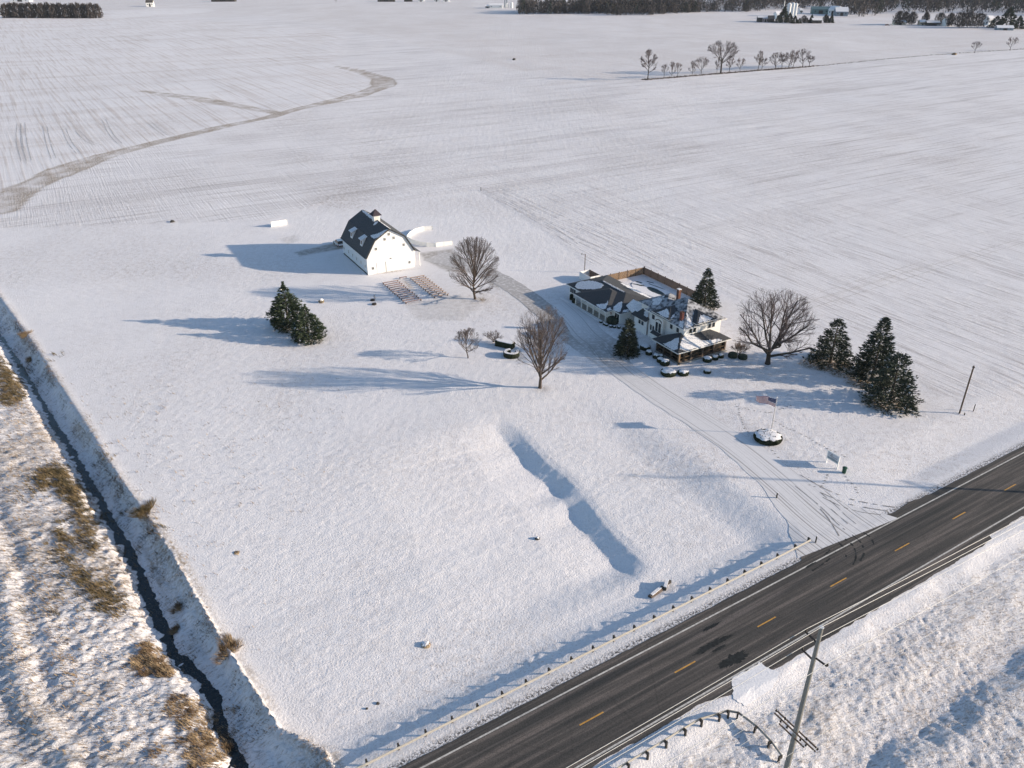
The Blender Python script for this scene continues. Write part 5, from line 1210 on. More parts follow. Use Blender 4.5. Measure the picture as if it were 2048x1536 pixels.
stone('dark stone in the field left of the barn', (345, 444), .7, .5, 7); stone('dark clump standing in the far field above the maple', (1028, 120), 1.2, 1.3, 8); stone('dark bush clump at the far field corner under the two lone trees', (1908, 110), 1.8, 1.6, 9, M_dry)
cu0, cu1 = G(1300, 1190, -.5), G(1342, 1160, -.5); cz = -1.05
t = thing('culvert', 'broken concrete culvert with snow lying on it beside the guardrail', 'culvert', (cu0[0], cu0[1], 0)); v = cu1 - cu0
b = MB(); b.tube([(0, 0, -.85), (v[0] * .6, v[1] * .6, -.8)], .30, 12); b.build('pipe', M_stone, t)
b = MB(); c0 = v * .72; b.bar((c0[0] - .15, c0[1] - .7, -.75), (c0[0] + .35, c0[1] + .6, -.7), .3, .8); b.bar((c0[0] + .1, c0[1] + .3, -.8), (v[0] * 1.0, v[1] * 1.0 + .1, -.85), .25, .5); b.build('headwall', M_rock, t)
b = MB(); b.bar((c0[0] - .15, c0[1] - .7, -.31), (c0[0] + .35, c0[1] + .6, -.26), .36, .12); b.bar((.2, .1, -.54), (v[0] * .5, v[1] * .5, -.48), .34, .08); b.build('snow_layer', M_snow, t)

# ------------------------------------------------------------------ guardrails
def rz(s, q): p = rpt(s, q); return (p[0], p[1], tz(p[0], p[1]))
def guardrail(label, pts, seedn, blockside, terminal=True, top_m=M_railtop):
    """pts: list of (x,y) along the rail face; posts every 1.9 m"""
    S = smooth_pl(pts, 1.905); o = np.array([S[0][0], S[0][1]]); t = thing('guardrail', label, 'guardrail', (o[0], o[1], 0))
    zb = [tz(*p) for p in S]
    prof_ = [(0.0, .45), (.05, .49), (.05, .54), (0.0, .59), (0.0, .61), (.05, .66), (.05, .71), (0.0, .755)]
    V = []; Fc = []; nP = len(prof_)
    for i, p in enumerate(S):
        d = S[min(i + 1, len(S) - 1)] - S[max(i - 1, 0)]; d /= np.linalg.norm(d); nr = np.array([-d[1], d[0]]) * blockside
        for th in (0.0, 0.035):
            for (off, zz) in prof_: c = p - o + nr * (off * -1 - th + .03); V.append((c[0], c[1], zb[i] + zz))
    K = 2 * nP
    for i in range(len(S) - 1):
        for j in range(nP - 1):
            a = i * K + j; Fc.append([a, a + K, a + K + 1, a + 1]); a += nP; Fc.append([a, a + 1, a + K + 1, a + K])
        a = i * K + nP - 1; Fc.append([a, a + K, a + K + nP, a + nP]); a = i * K; Fc.append([a, a + nP, a + K + nP, a + K])
    link('beam', mesh_np('beam', V, Fc, top_m), t)
    sn = MB()
    pm = MB(); pm.box(-.075, .075, -.10, .10, -.6, .80); pmm = mesh_np('post', pm.V, pm.F, M_post); bm_ = MB(); bm_.box(-.07, .07, -.09, .09, .42, .76); bmm = mesh_np('block', bm_.V, bm_.F, M_post)
    for i, p in enumerate(S[:100]):
        d = S[min(i + 1, len(S) - 1)] - S[max(i - 1, 0)]; d /= np.linalg.norm(d); nr = np.array([-d[1], d[0]]) * blockside; a = math.atan2(d[1], d[0])
        c = p - o + nr * .33; q = link('post', pmm, t, (c[0], c[1], zb[i])); q.rotation_euler = (0, 0, a)
        c = p - o + nr * .13; q = link('block', bmm, t, (c[0], c[1], zb[i])); q.rotation_euler = (0, 0, a)
    return t
s0 = -34
guardrail('long straight steel guardrail between the snowy lawn and the road', [rpt(s, 10.15) for s in np.linspace(s0, S_END - 1, 12)], 1, 1)
cs_ = rsq(*G(1430, 1432, .6))[0]; cq = -2.35
endp = [G(1478, 1421, .6), G(1516, 1446, .6), G(1545, 1476, .6), G(1567, 1503, .6)]
guardrail('guardrail on the near side of the road that bends back into the verge', [rpt(s, cq) for s in np.linspace(-34, cs_ - 1.5, 8)] + [tuple(G(1436, 1426, .6)), tuple(G(1455, 1419, .6))] + [tuple(p) for p in endp], 2, -1)

# ------------------------------------------------------------------ utility poles and wires
PB1 = np.array([22.7, 43.0]); PB2 = np.array([98.7, 88.0]); PD = (PB2 - PB1) / np.linalg.norm(PB2 - PB1); PN = np.array([-PD[1], PD[0]])
PBs = [PB1 - PD * 88, PB1, PB2]; pb_ = (1549, 1640); PH = HG(pb_, (1648, 1245)) + .4; zq = lambda yy: HG(pb_, (1600, yy)) + .4
arms = [(zq(1277), 1.15, 1), (zq(1312), 1.1, 1), (zq(1305), 1.15, -1)]; cross = [(zq(1455), 2.1, 2.1), (zq(1466), 1.5, 1.1)]
labs = ['tall grey utility pole further back along the verge below the picture', 'tall grey timber utility pole with three stubby arms on the roadside verge', 'tall utility pole beyond the right edge whose shadow crosses the road']
def make_pole():
    t = thing('utility_pole', 'x', 'utility pole'); b = MB(); b.tube([(0, 0, -.8), (0, 0, 6), (0, 0, 14), (0, 0, PH)], [.30, .26, .20, .15], 14); b.build('shaft', M_pole, t)
    b = MB(); b.tube([(0, 0, PH), (0, 0, PH + .05)], [.18, .17], 12); b.build('pole_cap', M_galv, t)
    for z, L_, sg_ in arms:
        e = PN * L_ * sg_; b = MB(); b.bar((PN[0] * .15 * sg_, PN[1] * .15 * sg_, z), (e[0], e[1], z + .10), .10, .12); a = b.build('arm', M_black, t)
        b = MB(); b.tube([(e[0], e[1], z + .12), (e[0], e[1], z + .18), (e[0], e[1], z + .42)], [.08, .11, .05], 8); b.build('insulator', M_rock, a)
    for z, L1, L2 in cross:
        for k in ((-.17, .17) if z == cross[0][0] else (-.15,)):
            c = PD * k; b = MB(); b.bar((c[0] + PN[0] * L1, c[1] + PN[1] * L1, z), (c[0] - PN[0] * L2, c[1] - PN[1] * L2, z), .09, .11); a = b.build('crossarm', M_polew, t)
        for f in (1.0, .55, -.5, -1.0):
            e = PN * (L1 * f if f > 0 else L2 * f); b = MB(); b.tube([(e[0], e[1], z + .06), (e[0], e[1], z + .14), (e[0], e[1], z + .36)], [.05, .09, .05], 8); b.build('insulator', M_black, a)
    for z in (5.4, 12.0): b = MB(); b.tube([(0, 0, z), (0, 0, z + .06)], [.275 if z < 6 else .235] * 2, 12); b.build('band', M_galv, t)
    return t
pp = make_pole()
for i, p in enumerate(PBs):
    if i == 0: continue
    o = pp if i == 1 else copy_tree(pp); o.location = (p[0], p[1], tz(*p)); o['label'] = labs[i]; o['group'] = 'roadside utility poles'
WPT = [(z + .45, L_ * sg_) for z, L_, sg_ in arms] + [(PH + .05, 0.0)] + [(cross[0][0] + .4, 2.1), (cross[0][0] + .4, -2.1), (cross[1][0] + .4, 1.5), (cross[1][0] + .4, -1.1)]
wl_ = ['overhead cable from the uppermost arm of the pole on the road side', 'overhead cable from the second arm of the pole on the road side', 'overhead cable from the single arm facing the field', 'thin ground wire strung from the very top of the pole', 'low cable at the road side tip of the lower crossarm', 'low cable at the field side tip of the lower crossarm', 'low cable at the road side end of the lowest crossarm', 'low cable at the field side end of the lowest crossarm']
for (wz, off), lb_ in zip(WPT, wl_):
    P_ = []
    for a, q, za1, zb1 in ((PBs[0], PBs[1], 0, 0), (PBs[1], PBs[2], 0, 0)):
        for k in range(20):
            f = k / 20; p = a + (q - a) * f + PN * off; P_.append((p[0], p[1], wz + tz(*PB1) - 4 * f * (1 - f) * 1.1))
    p = PBs[2] + PN * off; P_.append((p[0], p[1], wz + tz(*PB1)))
    b = MB(); b.tube(P_, .022 if wz > 14 else .014, 5, cap=False); tag(b.build('power_line', M_wire), lb_, 'power line', 'overhead power lines')

# ------------------------------------------------------------------ dry grass
def blades(areas, n, seed, hmin, hmax, lean=(-.55, -.25), wmul=1.0, reach=0.0):
    R = np.random.default_rng(seed); xs_ = []; ys_ = []
    for poly, wgt in areas:
        P = np.array(GP(poly, reach)); lo_, hi_ = P.min(0), P.max(0); k = int(n * wgt); xx = R.uniform(lo_[0], hi_[0], k * 3); yy = R.uniform(lo_[1], hi_[1], k * 3)
        m = polymask(xx, yy, [tuple(p) for p in P], 1.1) + .9 * fbm(xx / .9, yy / .9, seed, 3) > R.uniform(.15, 1.15, k * 3); xs_.append(xx[m][:k]); ys_.append(yy[m][:k])
    xx = np.concatenate(xs_); yy = np.concatenate(ys_); zz = ter(xx, yy); n = len(xx)
    h = R.uniform(hmin, hmax, n); L_ = np.stack([lean[0] * h + R.normal(size=n) * .16 * h, lean[1] * h + R.normal(size=n) * .16 * h, h], 1)
    a = R.uniform(0, PI, n); w = R.uniform(.025, .055, n) * wmul; sx = np.stack([np.cos(a) * w, np.sin(a) * w, np.zeros(n)], 1); B0 = np.stack([xx, yy, zz - .05], 1)
    return np.stack([B0 - sx, B0 + sx, B0 + L_], 1).reshape(-1, 3), np.arange(3 * n).reshape(n, 3)
areasO = [([(0, 712), (30, 740), (52, 790), (30, 812), (0, 810)], .26), ([(70, 945), (110, 918), (150, 950), (175, 1000), (150, 1010), (110, 975), (75, 985)], .16), ([(150, 1010), (185, 1005), (205, 1080), (190, 1115), (165, 1100)], .10),
          ([(118, 1040), (132, 1090), (165, 1135), (225, 1165), (255, 1200), (240, 1240), (200, 1210), (150, 1165), (125, 1110)], .30)]
V, Fc = blades(areasO, 30000, 61, .35, .85, reach=-.8); o = link('reed_grass', mesh_np('reed_grass', V, Fc, M_dryg)); tag(o, 'olive brown drifts of leaning dead grass above the creek', 'grass', kind='stuff')
areasT = [([(0, 760), (60, 800), (110, 870), (200, 1010), (290, 1180), (330, 1340), (430, 1450), (440, 1536), (0, 1536)], .45), ([(262, 1310), (300, 1278), (338, 1300), (350, 1350), (300, 1345), (268, 1335)], .16), ([(340, 1390), (400, 1380), (440, 1440), (440, 1536), (380, 1536)], .2), ([(20, 790), (90, 880), (150, 950), (200, 1010), (175, 960), (110, 870), (60, 800)], .12), ([(100, 820), (200, 1060), (255, 1180), (295, 1300), (330, 1340), (290, 1200), (230, 1060), (160, 930)], .22),
          ([(40, 1040), (80, 1120), (130, 1250), (160, 1380), (140, 1390), (100, 1260), (60, 1130)], .14), ([(0, 1000), (40, 1150), (100, 1400), (60, 1400), (20, 1200)], .05)]
V, Fc = blades(areasT, 26000, 63, .22, .60, reach=-.6); o = link('dry_grass', mesh_np('dry_grass', V, Fc, M_dry)); tag(o, 'tawny dead grass poking through the snow along the left bank', 'grass', kind='stuff')
# strip of grass along the lawn edge and the far bank
R_ = np.random.default_rng(65); Ls = smooth_pl(EDGE, .5); sel = []
for i, p in enumerate(Ls):
    k = int(16 * max(0, float(fbm(np.array([i / 14.0]), np.array([3.0]), 67, 2)[0]) + .22)); sel += [(p[0] + R_.normal() * .35 - .3, p[1] + R_.normal() * .35 - .25) for _ in range(k * 4)]
for _ in range(22000):
    i = R_.integers(0, len(Ls)); p = Ls[i]; f = R_.uniform(.3, 4.6); q = (p[0] - .77 * f, p[1] - .63 * f)
    if float(fbm(np.array([q[0] / 2.2]), np.array([q[1] / 2.2]), 69, 2)[0]) > .04: sel.append(q)
sel = np.array(sel); hh = R_.uniform(.12, .42, len(sel)); zz = ter(sel[:, 0], sel[:, 1]); B0 = np.stack([sel[:, 0], sel[:, 1], zz - .03], 1); a = R_.uniform(0, PI, len(sel)); sx = np.stack([np.cos(a), np.sin(a), 0 * a], 1) * .03
Lq = np.stack([-.3 * hh + R_.normal(size=len(sel)) * .12, -.2 * hh + R_.normal(size=len(sel)) * .12, hh], 1)
o = link('bank_grass', mesh_np('bank_grass', np.stack([B0 - sx, B0 + sx, B0 + Lq], 1).reshape(-1, 3), np.arange(3 * len(sel)).reshape(-1, 3), mat('dark_dry_grass', (0.07, 0.05, 0.035), .9, 0, 1.2, col2=(0.24, 0.165, 0.10)))); tag(o, 'brown grass tips fringing the lawn edge and the shaded creek bank', 'grass', kind='stuff')
Rv = np.random.default_rng(83); sv = Rv.uniform(-30, 75, 24000); qv = Rv.uniform(-26, -4.2, 24000); vx = RE[0] + sv * RD[0] + qv * RN[0]; vy = RE[1] + sv * RD[1] + qv * RN[1]
kp = fbm(vx / 1.6, vy / 1.6, 85, 3) > .10; vx, vy = vx[kp], vy[kp]; hh = Rv.uniform(.10, .30, len(vx)); B0 = np.stack([vx, vy, ter(vx, vy) - .03], 1); a = Rv.uniform(0, PI, len(vx)); sx = np.stack([np.cos(a), np.sin(a), 0 * a], 1) * .025
Lq = np.stack([Rv.normal(size=len(vx)) * .1 - .1, Rv.normal(size=len(vx)) * .1, hh], 1)
o = link('verge_grass', mesh_np('verge_grass', np.stack([B0 - sx, B0 + sx, B0 + Lq], 1).reshape(-1, 3), np.arange(3 * len(vx)).reshape(-1, 3), M_dry)); tag(o, 'straw coloured grass tips in the snow of the near roadside verge', 'grass', kind='stuff')
Rl = np.random.default_rng(87); k_ = 42000; lx = Rl.uniform(-70, 75, k_); ly = Rl.uniform(48, 165, k_); ls_, lq_ = rsq(lx, ly); dE, sE, _ = pldist(lx, ly, EDGE); dD, _, _ = pldist(lx, ly, DRIVE)
kp = (lq_ > 16) & (sE > 0) & (dE > 1) & (dD > 4) & (fbm(lx / 2.5, ly / 2.5, 89, 3) + .5 * fbm(lx / 22, ly / 22, 93, 2) > .12) & (((lx - HO[0]) * HW[0] + (ly - HO[1]) * HW[1] < -1) | (lx < 8)); lx, ly = lx[kp], ly[kp]; hh = Rl.uniform(.04, .13, len(lx)); B0 = np.stack([lx, ly, ter(lx, ly) - .02], 1); a = Rl.uniform(0, PI, len(lx)); sx = np.stack([np.cos(a), np.sin(a), 0 * a], 1) * .035
Lq = np.stack([Rl.normal(size=len(lx)) * .05, Rl.normal(size=len(lx)) * .05, hh], 1)
o = link('lawn_grass', mesh_np('lawn_grass', np.stack([B0 - sx, B0 + sx, B0 + Lq], 1).reshape(-1, 3), np.arange(3 * len(lx)).reshape(-1, 3), M_dryg)); tag(o, 'sparse dark grass tips poking through the snow of the lawn', 'grass', kind='stuff')
def tuft(label, px, r, h, n, seed, m=M_dry, zr=0.0):
    g = G(px[0], px[1], zr); R = np.random.default_rng(seed); t = thing('grass_tuft', label, 'grass tuft', (g[0], g[1], tz(*g)))
    a = R.uniform(0, 6.28, n); q = r * 1.15 * R.random(n) ** .8 * (1 + .35 * np.sin(a * 3 + seed)); B0 = np.stack([q * np.cos(a) * .8, q * np.sin(a) * 1.5, np.full(n, -.1)], 1); hh = h * R.uniform(.5, 1, n)
    Lq = np.stack([np.cos(a) * q * .5 - .25 * hh, np.sin(a) * q * .4 - .15 * hh, hh], 1); b_ = R.uniform(0, PI, n); sx = np.stack([np.cos(b_), np.sin(b_), 0 * b_], 1) * .03
    link('blades', mesh_np('blades', np.stack([B0 - sx, B0 + sx, B0 + Lq], 1).reshape(-1, 3), np.arange(3 * n).reshape(-1, 3), m), t)
tuft('large rust brown grass tuft on the lawn edge low down near the creek bend', (455, 1290), 1.0, .85, 1500, 1, M_dry)
tuft('russet grass tuft halfway down the shaded creek bank', (358, 1210), .6, .6, 700, 2, M_dry, -1.3); tuft('orange dry tuft low on the shaded bank close to the water', (352, 1250), .45, .7, 600, 3, M_dry, -1.6)
tuft('long dark brown tuft on the upper lip of the creek bank', (290, 1030), 1.1, .7, 1500, 4, M_dryg, -.4); tuft('brown tuft on the bank lip right at the left picture edge', (52, 672), .8, .7, 900, 5, M_dry, -.3)
tuft('tan tuft on the shaded bank near the left picture edge', (60, 715), .7, .6, 700, 6, M_dry, -1.0); tuft('pale straw tuft standing at the water near the bottom of the picture', (450, 1495), .6, .8, 500, 7, M_dry, -2.0)
# snow laden tussocks on the verge corner
# ------------------------------------------------------------------ middle distance tree line
tl = [(335, 445, 160, 9, 'two pronged bare tree at the left end of the far field tree row'), (480, 430, 300, 5, 'second small bare tree from the left in the far field row'), (550, 425, 275, 5, 'third small pale bare tree from the left in the far field row'),
      (600, 420, 285, 5, 'fourth small bare tree from the left in the far field row'), (730, 405, 268, 6, 'slim bare tree left of the dense multi stemmed one'), (810, 402, 235, 9, 'dense multi stemmed bare tree left of the big spreading tree'),
      (950, 388, 240, 4, 'slender ivy dark trunk touching the big spreading tree'), (985, 386, 78, 20, 'biggest spreading umbrella shaped tree in the far field row'), (1062, 380, 215, 6, 'dark trunked bare tree just right of the big spreading tree'),
      (1155, 372, 240, 6, 'small lone bare tree in the gap right of the spreading tree'), (1318, 357, 175, 7, 'tall thin bare tree of the pair after the gap'), (1350, 352, 240, 8, 'lower wide bare tree of the pair after the gap'),
      (1475, 346, 195, 10, 'first rounded bare tree of the right hand cluster'), (1530, 341, 188, 8, 'second bare tree of the right hand cluster'), (1588, 336, 210, 9, 'third bare tree of the right hand cluster'),
      (1630, 333, 165, 8, 'fourth and tall bare tree of the right hand cluster'), (1716, 326, 160, 9, 'dark bare tree near the right end of the row'), (1775, 322, 225, 8, 'low bushy tree at the right end of the row')]
protos = []
for k in range(3):
    protos.append(bare_tree('field_tree', 'x', 'tree', None, 10, [6.5, 5.5, 8.0][k], 100 + k, trunk=[.2, .3, .25][k], limbs=[7, 8, 6][k], kids=(6, 5, 4), spread=.5, maxlev=4, fan=(.15, 1.0), tr=.15, m=M_twigp, pos=(0, 0), rmin=.03, mtr=MATS['dark_bark'], zf=(.8, 2.0), envz=.6))
umb = bare_tree('field_tree', 'x', 'tree', None, 20, 16, 120, trunk=.38, envz=.70, limbs=8, kids=(7, 6, 4), spread=.55, maxlev=4, fan=(.30, .9), tr=.38, m=M_twigp, pos=(0, 0), rmin=.04, up=.0, mtr=MATS['dark_bark'], zf=(.8, 1), llen=(.4, .55))
used = set()
def place_proto(k, g, h, w, rz_, label, group):
    src = umb if k == 3 else protos[k]
    if k not in used: o = src; used.add(k)
    else: o = copy_tree(src)
    h0, w0 = (20, 16) if k == 3 else (10, [6.5, 5.5, 8.0][k]); o.location = (g[0], g[1], tz(*g)); o.scale = (w / w0, w / w0, h / h0); o.rotation_euler = (0, 0, rz_); o['label'] = label; o['group'] = group; return o
def off_(o, g): pass
for i, (zx, zy, zt, w_, lab) in enumerate(tl):
    px = (1220 + zx / 4.452, 60 + zy / 4.452); tp = (px[0], 60 + zt / 4.452); g = G(*px); h = HG(px, tp)
    place_proto(3 if i == 7 else (1 if i in (0, 6, 8, 10) else (i % 2) * 2), g, h, {0: 11, 7: 20}.get(i, w_ * 1.05), i * 1.7, lab, 'bare trees along the far field boundary')
for px, tp, w_, lab in (((1949, 106), (1953, 82), 8, 'left one of two lone trees at the far right field edge'), ((2020, 101), (2023, 73), 9, 'right one of two lone trees at the far right field edge'), ((672, 6), (673, -5), 7, 'single tiny bare tree at the top edge left of the far houses')):
    place_proto(2, G(*px), HG(px, tp), w_, w_, lab, 'lone field trees')
# low scrub under the row
R_ = np.random.default_rng(71); PL = GP([(1288, 160), (1330, 157), (1440, 147), (1530, 140), (1640, 131), (1900, 108), (2048, 98)]); S = smooth_pl(PL, 1.6); V = []
for p in S:
    k = 5 if p[0] < 215 else 2
    for _ in range(k * 3):
        q = p + R_.normal(size=2) * .9; h = R_.uniform(.2, 1.0) * (1 if k == 5 else .4); V += [(q[0] - .25, q[1], 0), (q[0] + .25, q[1], 0), (q[0] + R_.normal() * .3, q[1], h)]
V = np.array(V); V[:, 2] += ter(V[:, 0], V[:, 1], False); tag(link('scrub', mesh_np('scrub', V, np.arange(len(V)).reshape(-1, 3), mat('brown_scrub', (.10, .075, .06), .9, .3, .2))), 'low brown scrub along the boundary under the far tree row', 'scrub', kind='stuff')

# ------------------------------------------------------------------ far woods, windbreak and farms
M_wood = mat('winter_woodland', (0.036, 0.034, 0.035), 0.95, 0, .06, col2=(0.075, 0.066, 0.066)); M_woodc = mat('far_conifers', (0.018, 0.030, 0.026), .9, .2, .1)
def far_crowns(pts, hs, ws, seed, nt=60, conif=0.08):
    R = np.random.default_rng(seed); n = len(pts); base = ter(pts[:, 0], pts[:, 1], False); ci = R.random(n) < conif
    u = R.uniform(0, 1, (n, nt)); a = R.uniform(0, 2 * PI, (n, nt)); rr = R.uniform(.35, 1, (n, nt)) * (ws / 2)[:, None] * np.where(ci[:, None], (1 - u) * .9 + .1, np.sin(PI * np.clip(u * .8 + .16, 0, 1)) ** .7)
    Pc = np.stack([pts[:, 0:1] + rr * np.cos(a), pts[:, 1:2] + rr * np.sin(a), base[:, None] + hs[:, None] * (0.08 + .9 * u)], 2).reshape(-1, 3)
    D = R.normal(size=(n * nt, 3)) * .45; D[:, 2] += 1; D /= np.linalg.norm(D, axis=1, keepdims=True); sc_l = np.repeat(hs, nt) / 14
    V, Fc = tri_cloud(Pc, D, R.uniform(1.6, 3.6, n * nt) * sc_l, R.uniform(.35, 1.1, n * nt) * sc_l, R); mi = np.repeat(ci.astype(np.int32), nt)
    # trunks
    T0 = np.stack([pts[:, 0] - .18, pts[:, 1], base - .2], 1); T1 = T0 + np.array([.36, 0, 0]); T2 = np.stack([pts[:, 0], pts[:, 1], base + hs * .9], 1); b0 = len(V)
    V = np.concatenate([V, np.stack([T0, T1, T2], 1).reshape(-1, 3)]); Fc = np.concatenate([Fc, np.arange(3 * n).reshape(n, 3) + b0]); mi = np.concatenate([mi, np.zeros(n, np.int32)])
    return V, Fc, mi
def wood(name, label, polys, space, h, seed, hv=.2, conif=.08, nt=50):
    R = np.random.default_rng(seed); pts = []
    for poly in polys:
        P = np.array(poly); lo_, hi_ = P.min(0), P.max(0); A_ = (hi_ - lo_).prod(); k = int(A_ / space ** 2); xx = R.uniform(lo_[0], hi_[0], k); yy = R.uniform(lo_[1], hi_[1], k); m = polymask(xx, yy, [tuple(p) for p in P], 4) > .5; pts.append(np.stack([xx[m], yy[m]], 1))
    pts = np.concatenate(pts); hs = h * (1 + R.normal(size=len(pts)) * hv * .5 + .25 * fbm(pts[:, 0] / 60, pts[:, 1] / 60, seed, 2)); V, Fc, mi = far_crowns(pts, hs, hs * R.uniform(.45, .75, len(pts)), seed, nt, conif)
    o = link(name, mesh_np(name, V, Fc, [M_wood, M_woodc], mi)); tag(o, label, 'woodland', kind='stuff'); return o
def Q(px, py): return tuple(G(px, py))
wood('woods', 'long dark strip of leafless woodland at the top centre', [[Q(1038, 29), Q(1180, 28), Q(1320, 26), Q(1400, 25), Q(1400, 20), Q(1180, 21), Q(1038, 22)]], 7, 16, 201, nt=60)
wood('woods', 'patch of leafless wood in front of the long strip', [[Q(1212, 31), Q(1300, 31), Q(1420, 24), Q(1500, 24), Q(1500, 19), Q(1300, 22), Q(1215, 24)]], 7, 12, 203, nt=60)
wood('woods', 'vast dark woodland filling the top right behind the farms', [[Q(1500, 24), Q(1560, 20), Q(1690, 18), Q(1700, 32), Q(1740, 33), Q(1770, 28), Q(1900, 26), Q(1990, 27), Q(2060, 32), Q(2300, 35), (2100, 1900), (600, 1900), (330, 1500)]], 15, 20, 205, nt=44, conif=.15)
wood('woods', 'hazy further belt of trees at the very top between fields', [[Q(1165, 7), Q(1500, 10), (700, 1750), (200, 1750)]], 18, 15, 207, nt=40)
# windbreak: individual trees
M_wb = mat('windbreak_foliage', (0.042, 0.036, 0.034), .95, 0, .1, col2=(0.085, 0.068, 0.062)); hW = HG((100, 37), (100, 6))
def wb_tree(seed):
    R = np.random.default_rng(seed); t = thing('windbreak_tree', 'x', 'tree'); n = 420; u = R.uniform(0, 1, n); a = R.uniform(0, 6.28, n); rr = R.uniform(.3, 1, n) * 6.5 * np.sin(PI * np.clip(u * .72 + .22, 0, 1)) ** .6
    P = np.stack([rr * np.cos(a), rr * np.sin(a), hW * (.03 + .95 * u)], 1); D = R.normal(size=(n, 3)) * .4; D[:, 2] += 1; D /= np.linalg.norm(D, axis=1, keepdims=True); V, Fc = tri_cloud(P, D, R.uniform(2.5, 5, n), R.uniform(.6, 1.5, n), R)
    link('crown', mesh_np('crown', V, Fc, M_wb), t); b = MB(); b.tube([(0, 0, -.5), (0, 0, hW * .9)], [.4, .08], 6); b.build('trunk', M_bark, t); return t
wbs = [wb_tree(300), wb_tree(301)]; k = 0; nW = 16
posn = ['leftmost', 'second', 'third', 'fourth', 'fifth', 'sixth', 'seventh', 'eighth', 'ninth', 'tenth', 'eleventh', 'twelfth', 'thirteenth', 'fourteenth', 'fifteenth', 'rightmost']
for i in range(nW):
    g = G(14 + 183 * i / (nW - 1), 36.3 - (0.4 if i % 2 else 0)); o = wbs[i] if i < 2 else copy_tree(wbs[i % 2]); o.location = (g[0], g[1], tz(*g)); o.rotation_euler = (0, 0, i * 1.3); o.scale = (1, 1, .93 + .12 * ((i * 7) % 5) / 5)
    o['label'] = posn[i] + ' dark tree of the windbreak row in the top left corner' + (', counted from the left' if 0 < i < 15 else ''); o['group'] = 'windbreak trees in the top left corner'
# farm buildings
def shed(name, label, cat, px, wpx, hgt, depth, rot, wall, roof, ridge=.35, door=True, group=None, flat=False):
    g = G(*px); d = math.hypot(g[0], g[1], CAMH); Wd = wpx * d / FPX; t = thing(name, label, cat, (g[0], g[1], tz(*g)), math.radians(rot), group)
    b = MB(); b.box(-Wd / 2, Wd / 2, 0, depth, -.5, hgt); rh = hgt + (depth / 2 * ridge); b.face([(-Wd / 2, 0, hgt), (-Wd / 2, depth, hgt), (-Wd / 2, depth / 2, rh)][::-1]); b.face([(Wd / 2, 0, hgt), (Wd / 2, depth, hgt), (Wd / 2, depth / 2, rh)]); b.build('walls', wall, t)
    b = MB(); e = .4; b.slab([(-Wd / 2 - e, -e, hgt - e * ridge + .15), (Wd / 2 + e, -e, hgt - e * ridge + .15), (Wd / 2 + e, depth / 2, rh + .15), (-Wd / 2 - e, depth / 2, rh + .15)], .2); b.slab([(-Wd / 2 - e, depth / 2, rh + .15), (Wd / 2 + e, depth / 2, rh + .15), (Wd / 2 + e, depth + e, hgt - e * ridge + .15), (-Wd / 2 - e, depth + e, hgt - e * ridge + .15)], .2); b.build('roof', roof, t)
    if door: b = MB(); b.box(-Wd * .12, Wd * .12, -.12, -.01, 0, hgt * .75); b.build('door', M_black, t)
    for sx_ in (-.32, .32): b = MB(); b.box(Wd * sx_ - .6, Wd * sx_ + .6, -.1, -.01, hgt * .4, hgt * .7); b.build('window', M_glass, t)
    return t
M_pink = mat('faded_pink_metal', (.42, .33, .32), .7, .1, .3); M_greyb = mat('blue_grey_metal', (.20, .25, .29), .6, .1, .3)
shed('shed', 'small dark shed at the left end of the far silo farm', 'shed', (1519.5, 44), 8, 5, 9, -8, M_rock, M_snowpatch); shed('shed', 'pinkish open shed beside the dark shed at the silo farm', 'shed', (1530.5, 44), 11, 4.2, 9, -8, M_pink, M_snowpatch)
shed('barn', 'small dark round fronted outbuilding left of the silo farm trees', 'shed', (1542, 44.5), 10, 4, 8, -8, M_rock, M_roof, .8); shed('farmhouse', 'white farmhouse tucked behind the silo farm evergreens', 'house', (1557, 37), 8, 5.5, 9, 10, M_vinyl, M_snow, .6)
shed('machine_shed', 'teal roofed machine shed right of the silos', 'shed', (1641, 28), 29, 6, 18, -12, mat('teal_walls', (.12, .20, .20), .6, .1, .2), M_tealroof, .3); shed('machine_shed', 'big white gabled machine shed at the silo farm', 'shed', (1664, 29.5), 15, 6.5, 16, -45, M_vinyl, M_snow, .5)
shed('machine_shed', 'long blue grey shed with snowy roof at the edge of the wood', 'shed', (1683, 31.5), 20, 5.5, 16, -10, M_greyb, M_snow, .6); shed('shed', 'tiny white hut right of the silos', 'shed', (1602, 27.5), 5, 5, 7, 0, M_vinyl, M_snow)
shed('farmhouse', 'low dark farmhouse with snowy roof between evergreens at the silo farm', 'house', (1634, 46), 16, 3.5, 9, 0, M_rock, M_snowpatch, .4)
def silo(label, px, wpx, h, group='grain silos of the far farms', m=M_galv):
    g = G(*px); d = math.hypot(g[0], g[1], CAMH); r = wpx * d / FPX / 2; t = thing('silo', label, 'silo', (g[0], g[1], tz(*g)), 0, group); b = MB(); b.tube([(0, 0, -.5), (0, 0, h)], [r, r], 20); b.build('body', m, t); b = MB(); b.tube([(0, 0, h), (0, 0, h + r * .55)], [r * 1.05, .3], 20); b.build('cone_roof', M_snow, t)
    b = MB(); b.bar((r + .2, 0, 0), (r + .2, 0, h), .5, .3); b.build('ladder', M_greyb, t)
silo('left one of the bright silos behind the evergreens at the far farm', (1576, 31), 7, 14); silo('middle one of the bright silos at the far farm', (1583.5, 31.5), 5.5, 15); silo('right one of the bright silos at the far farm', (1589.5, 32.5), 5, 15)
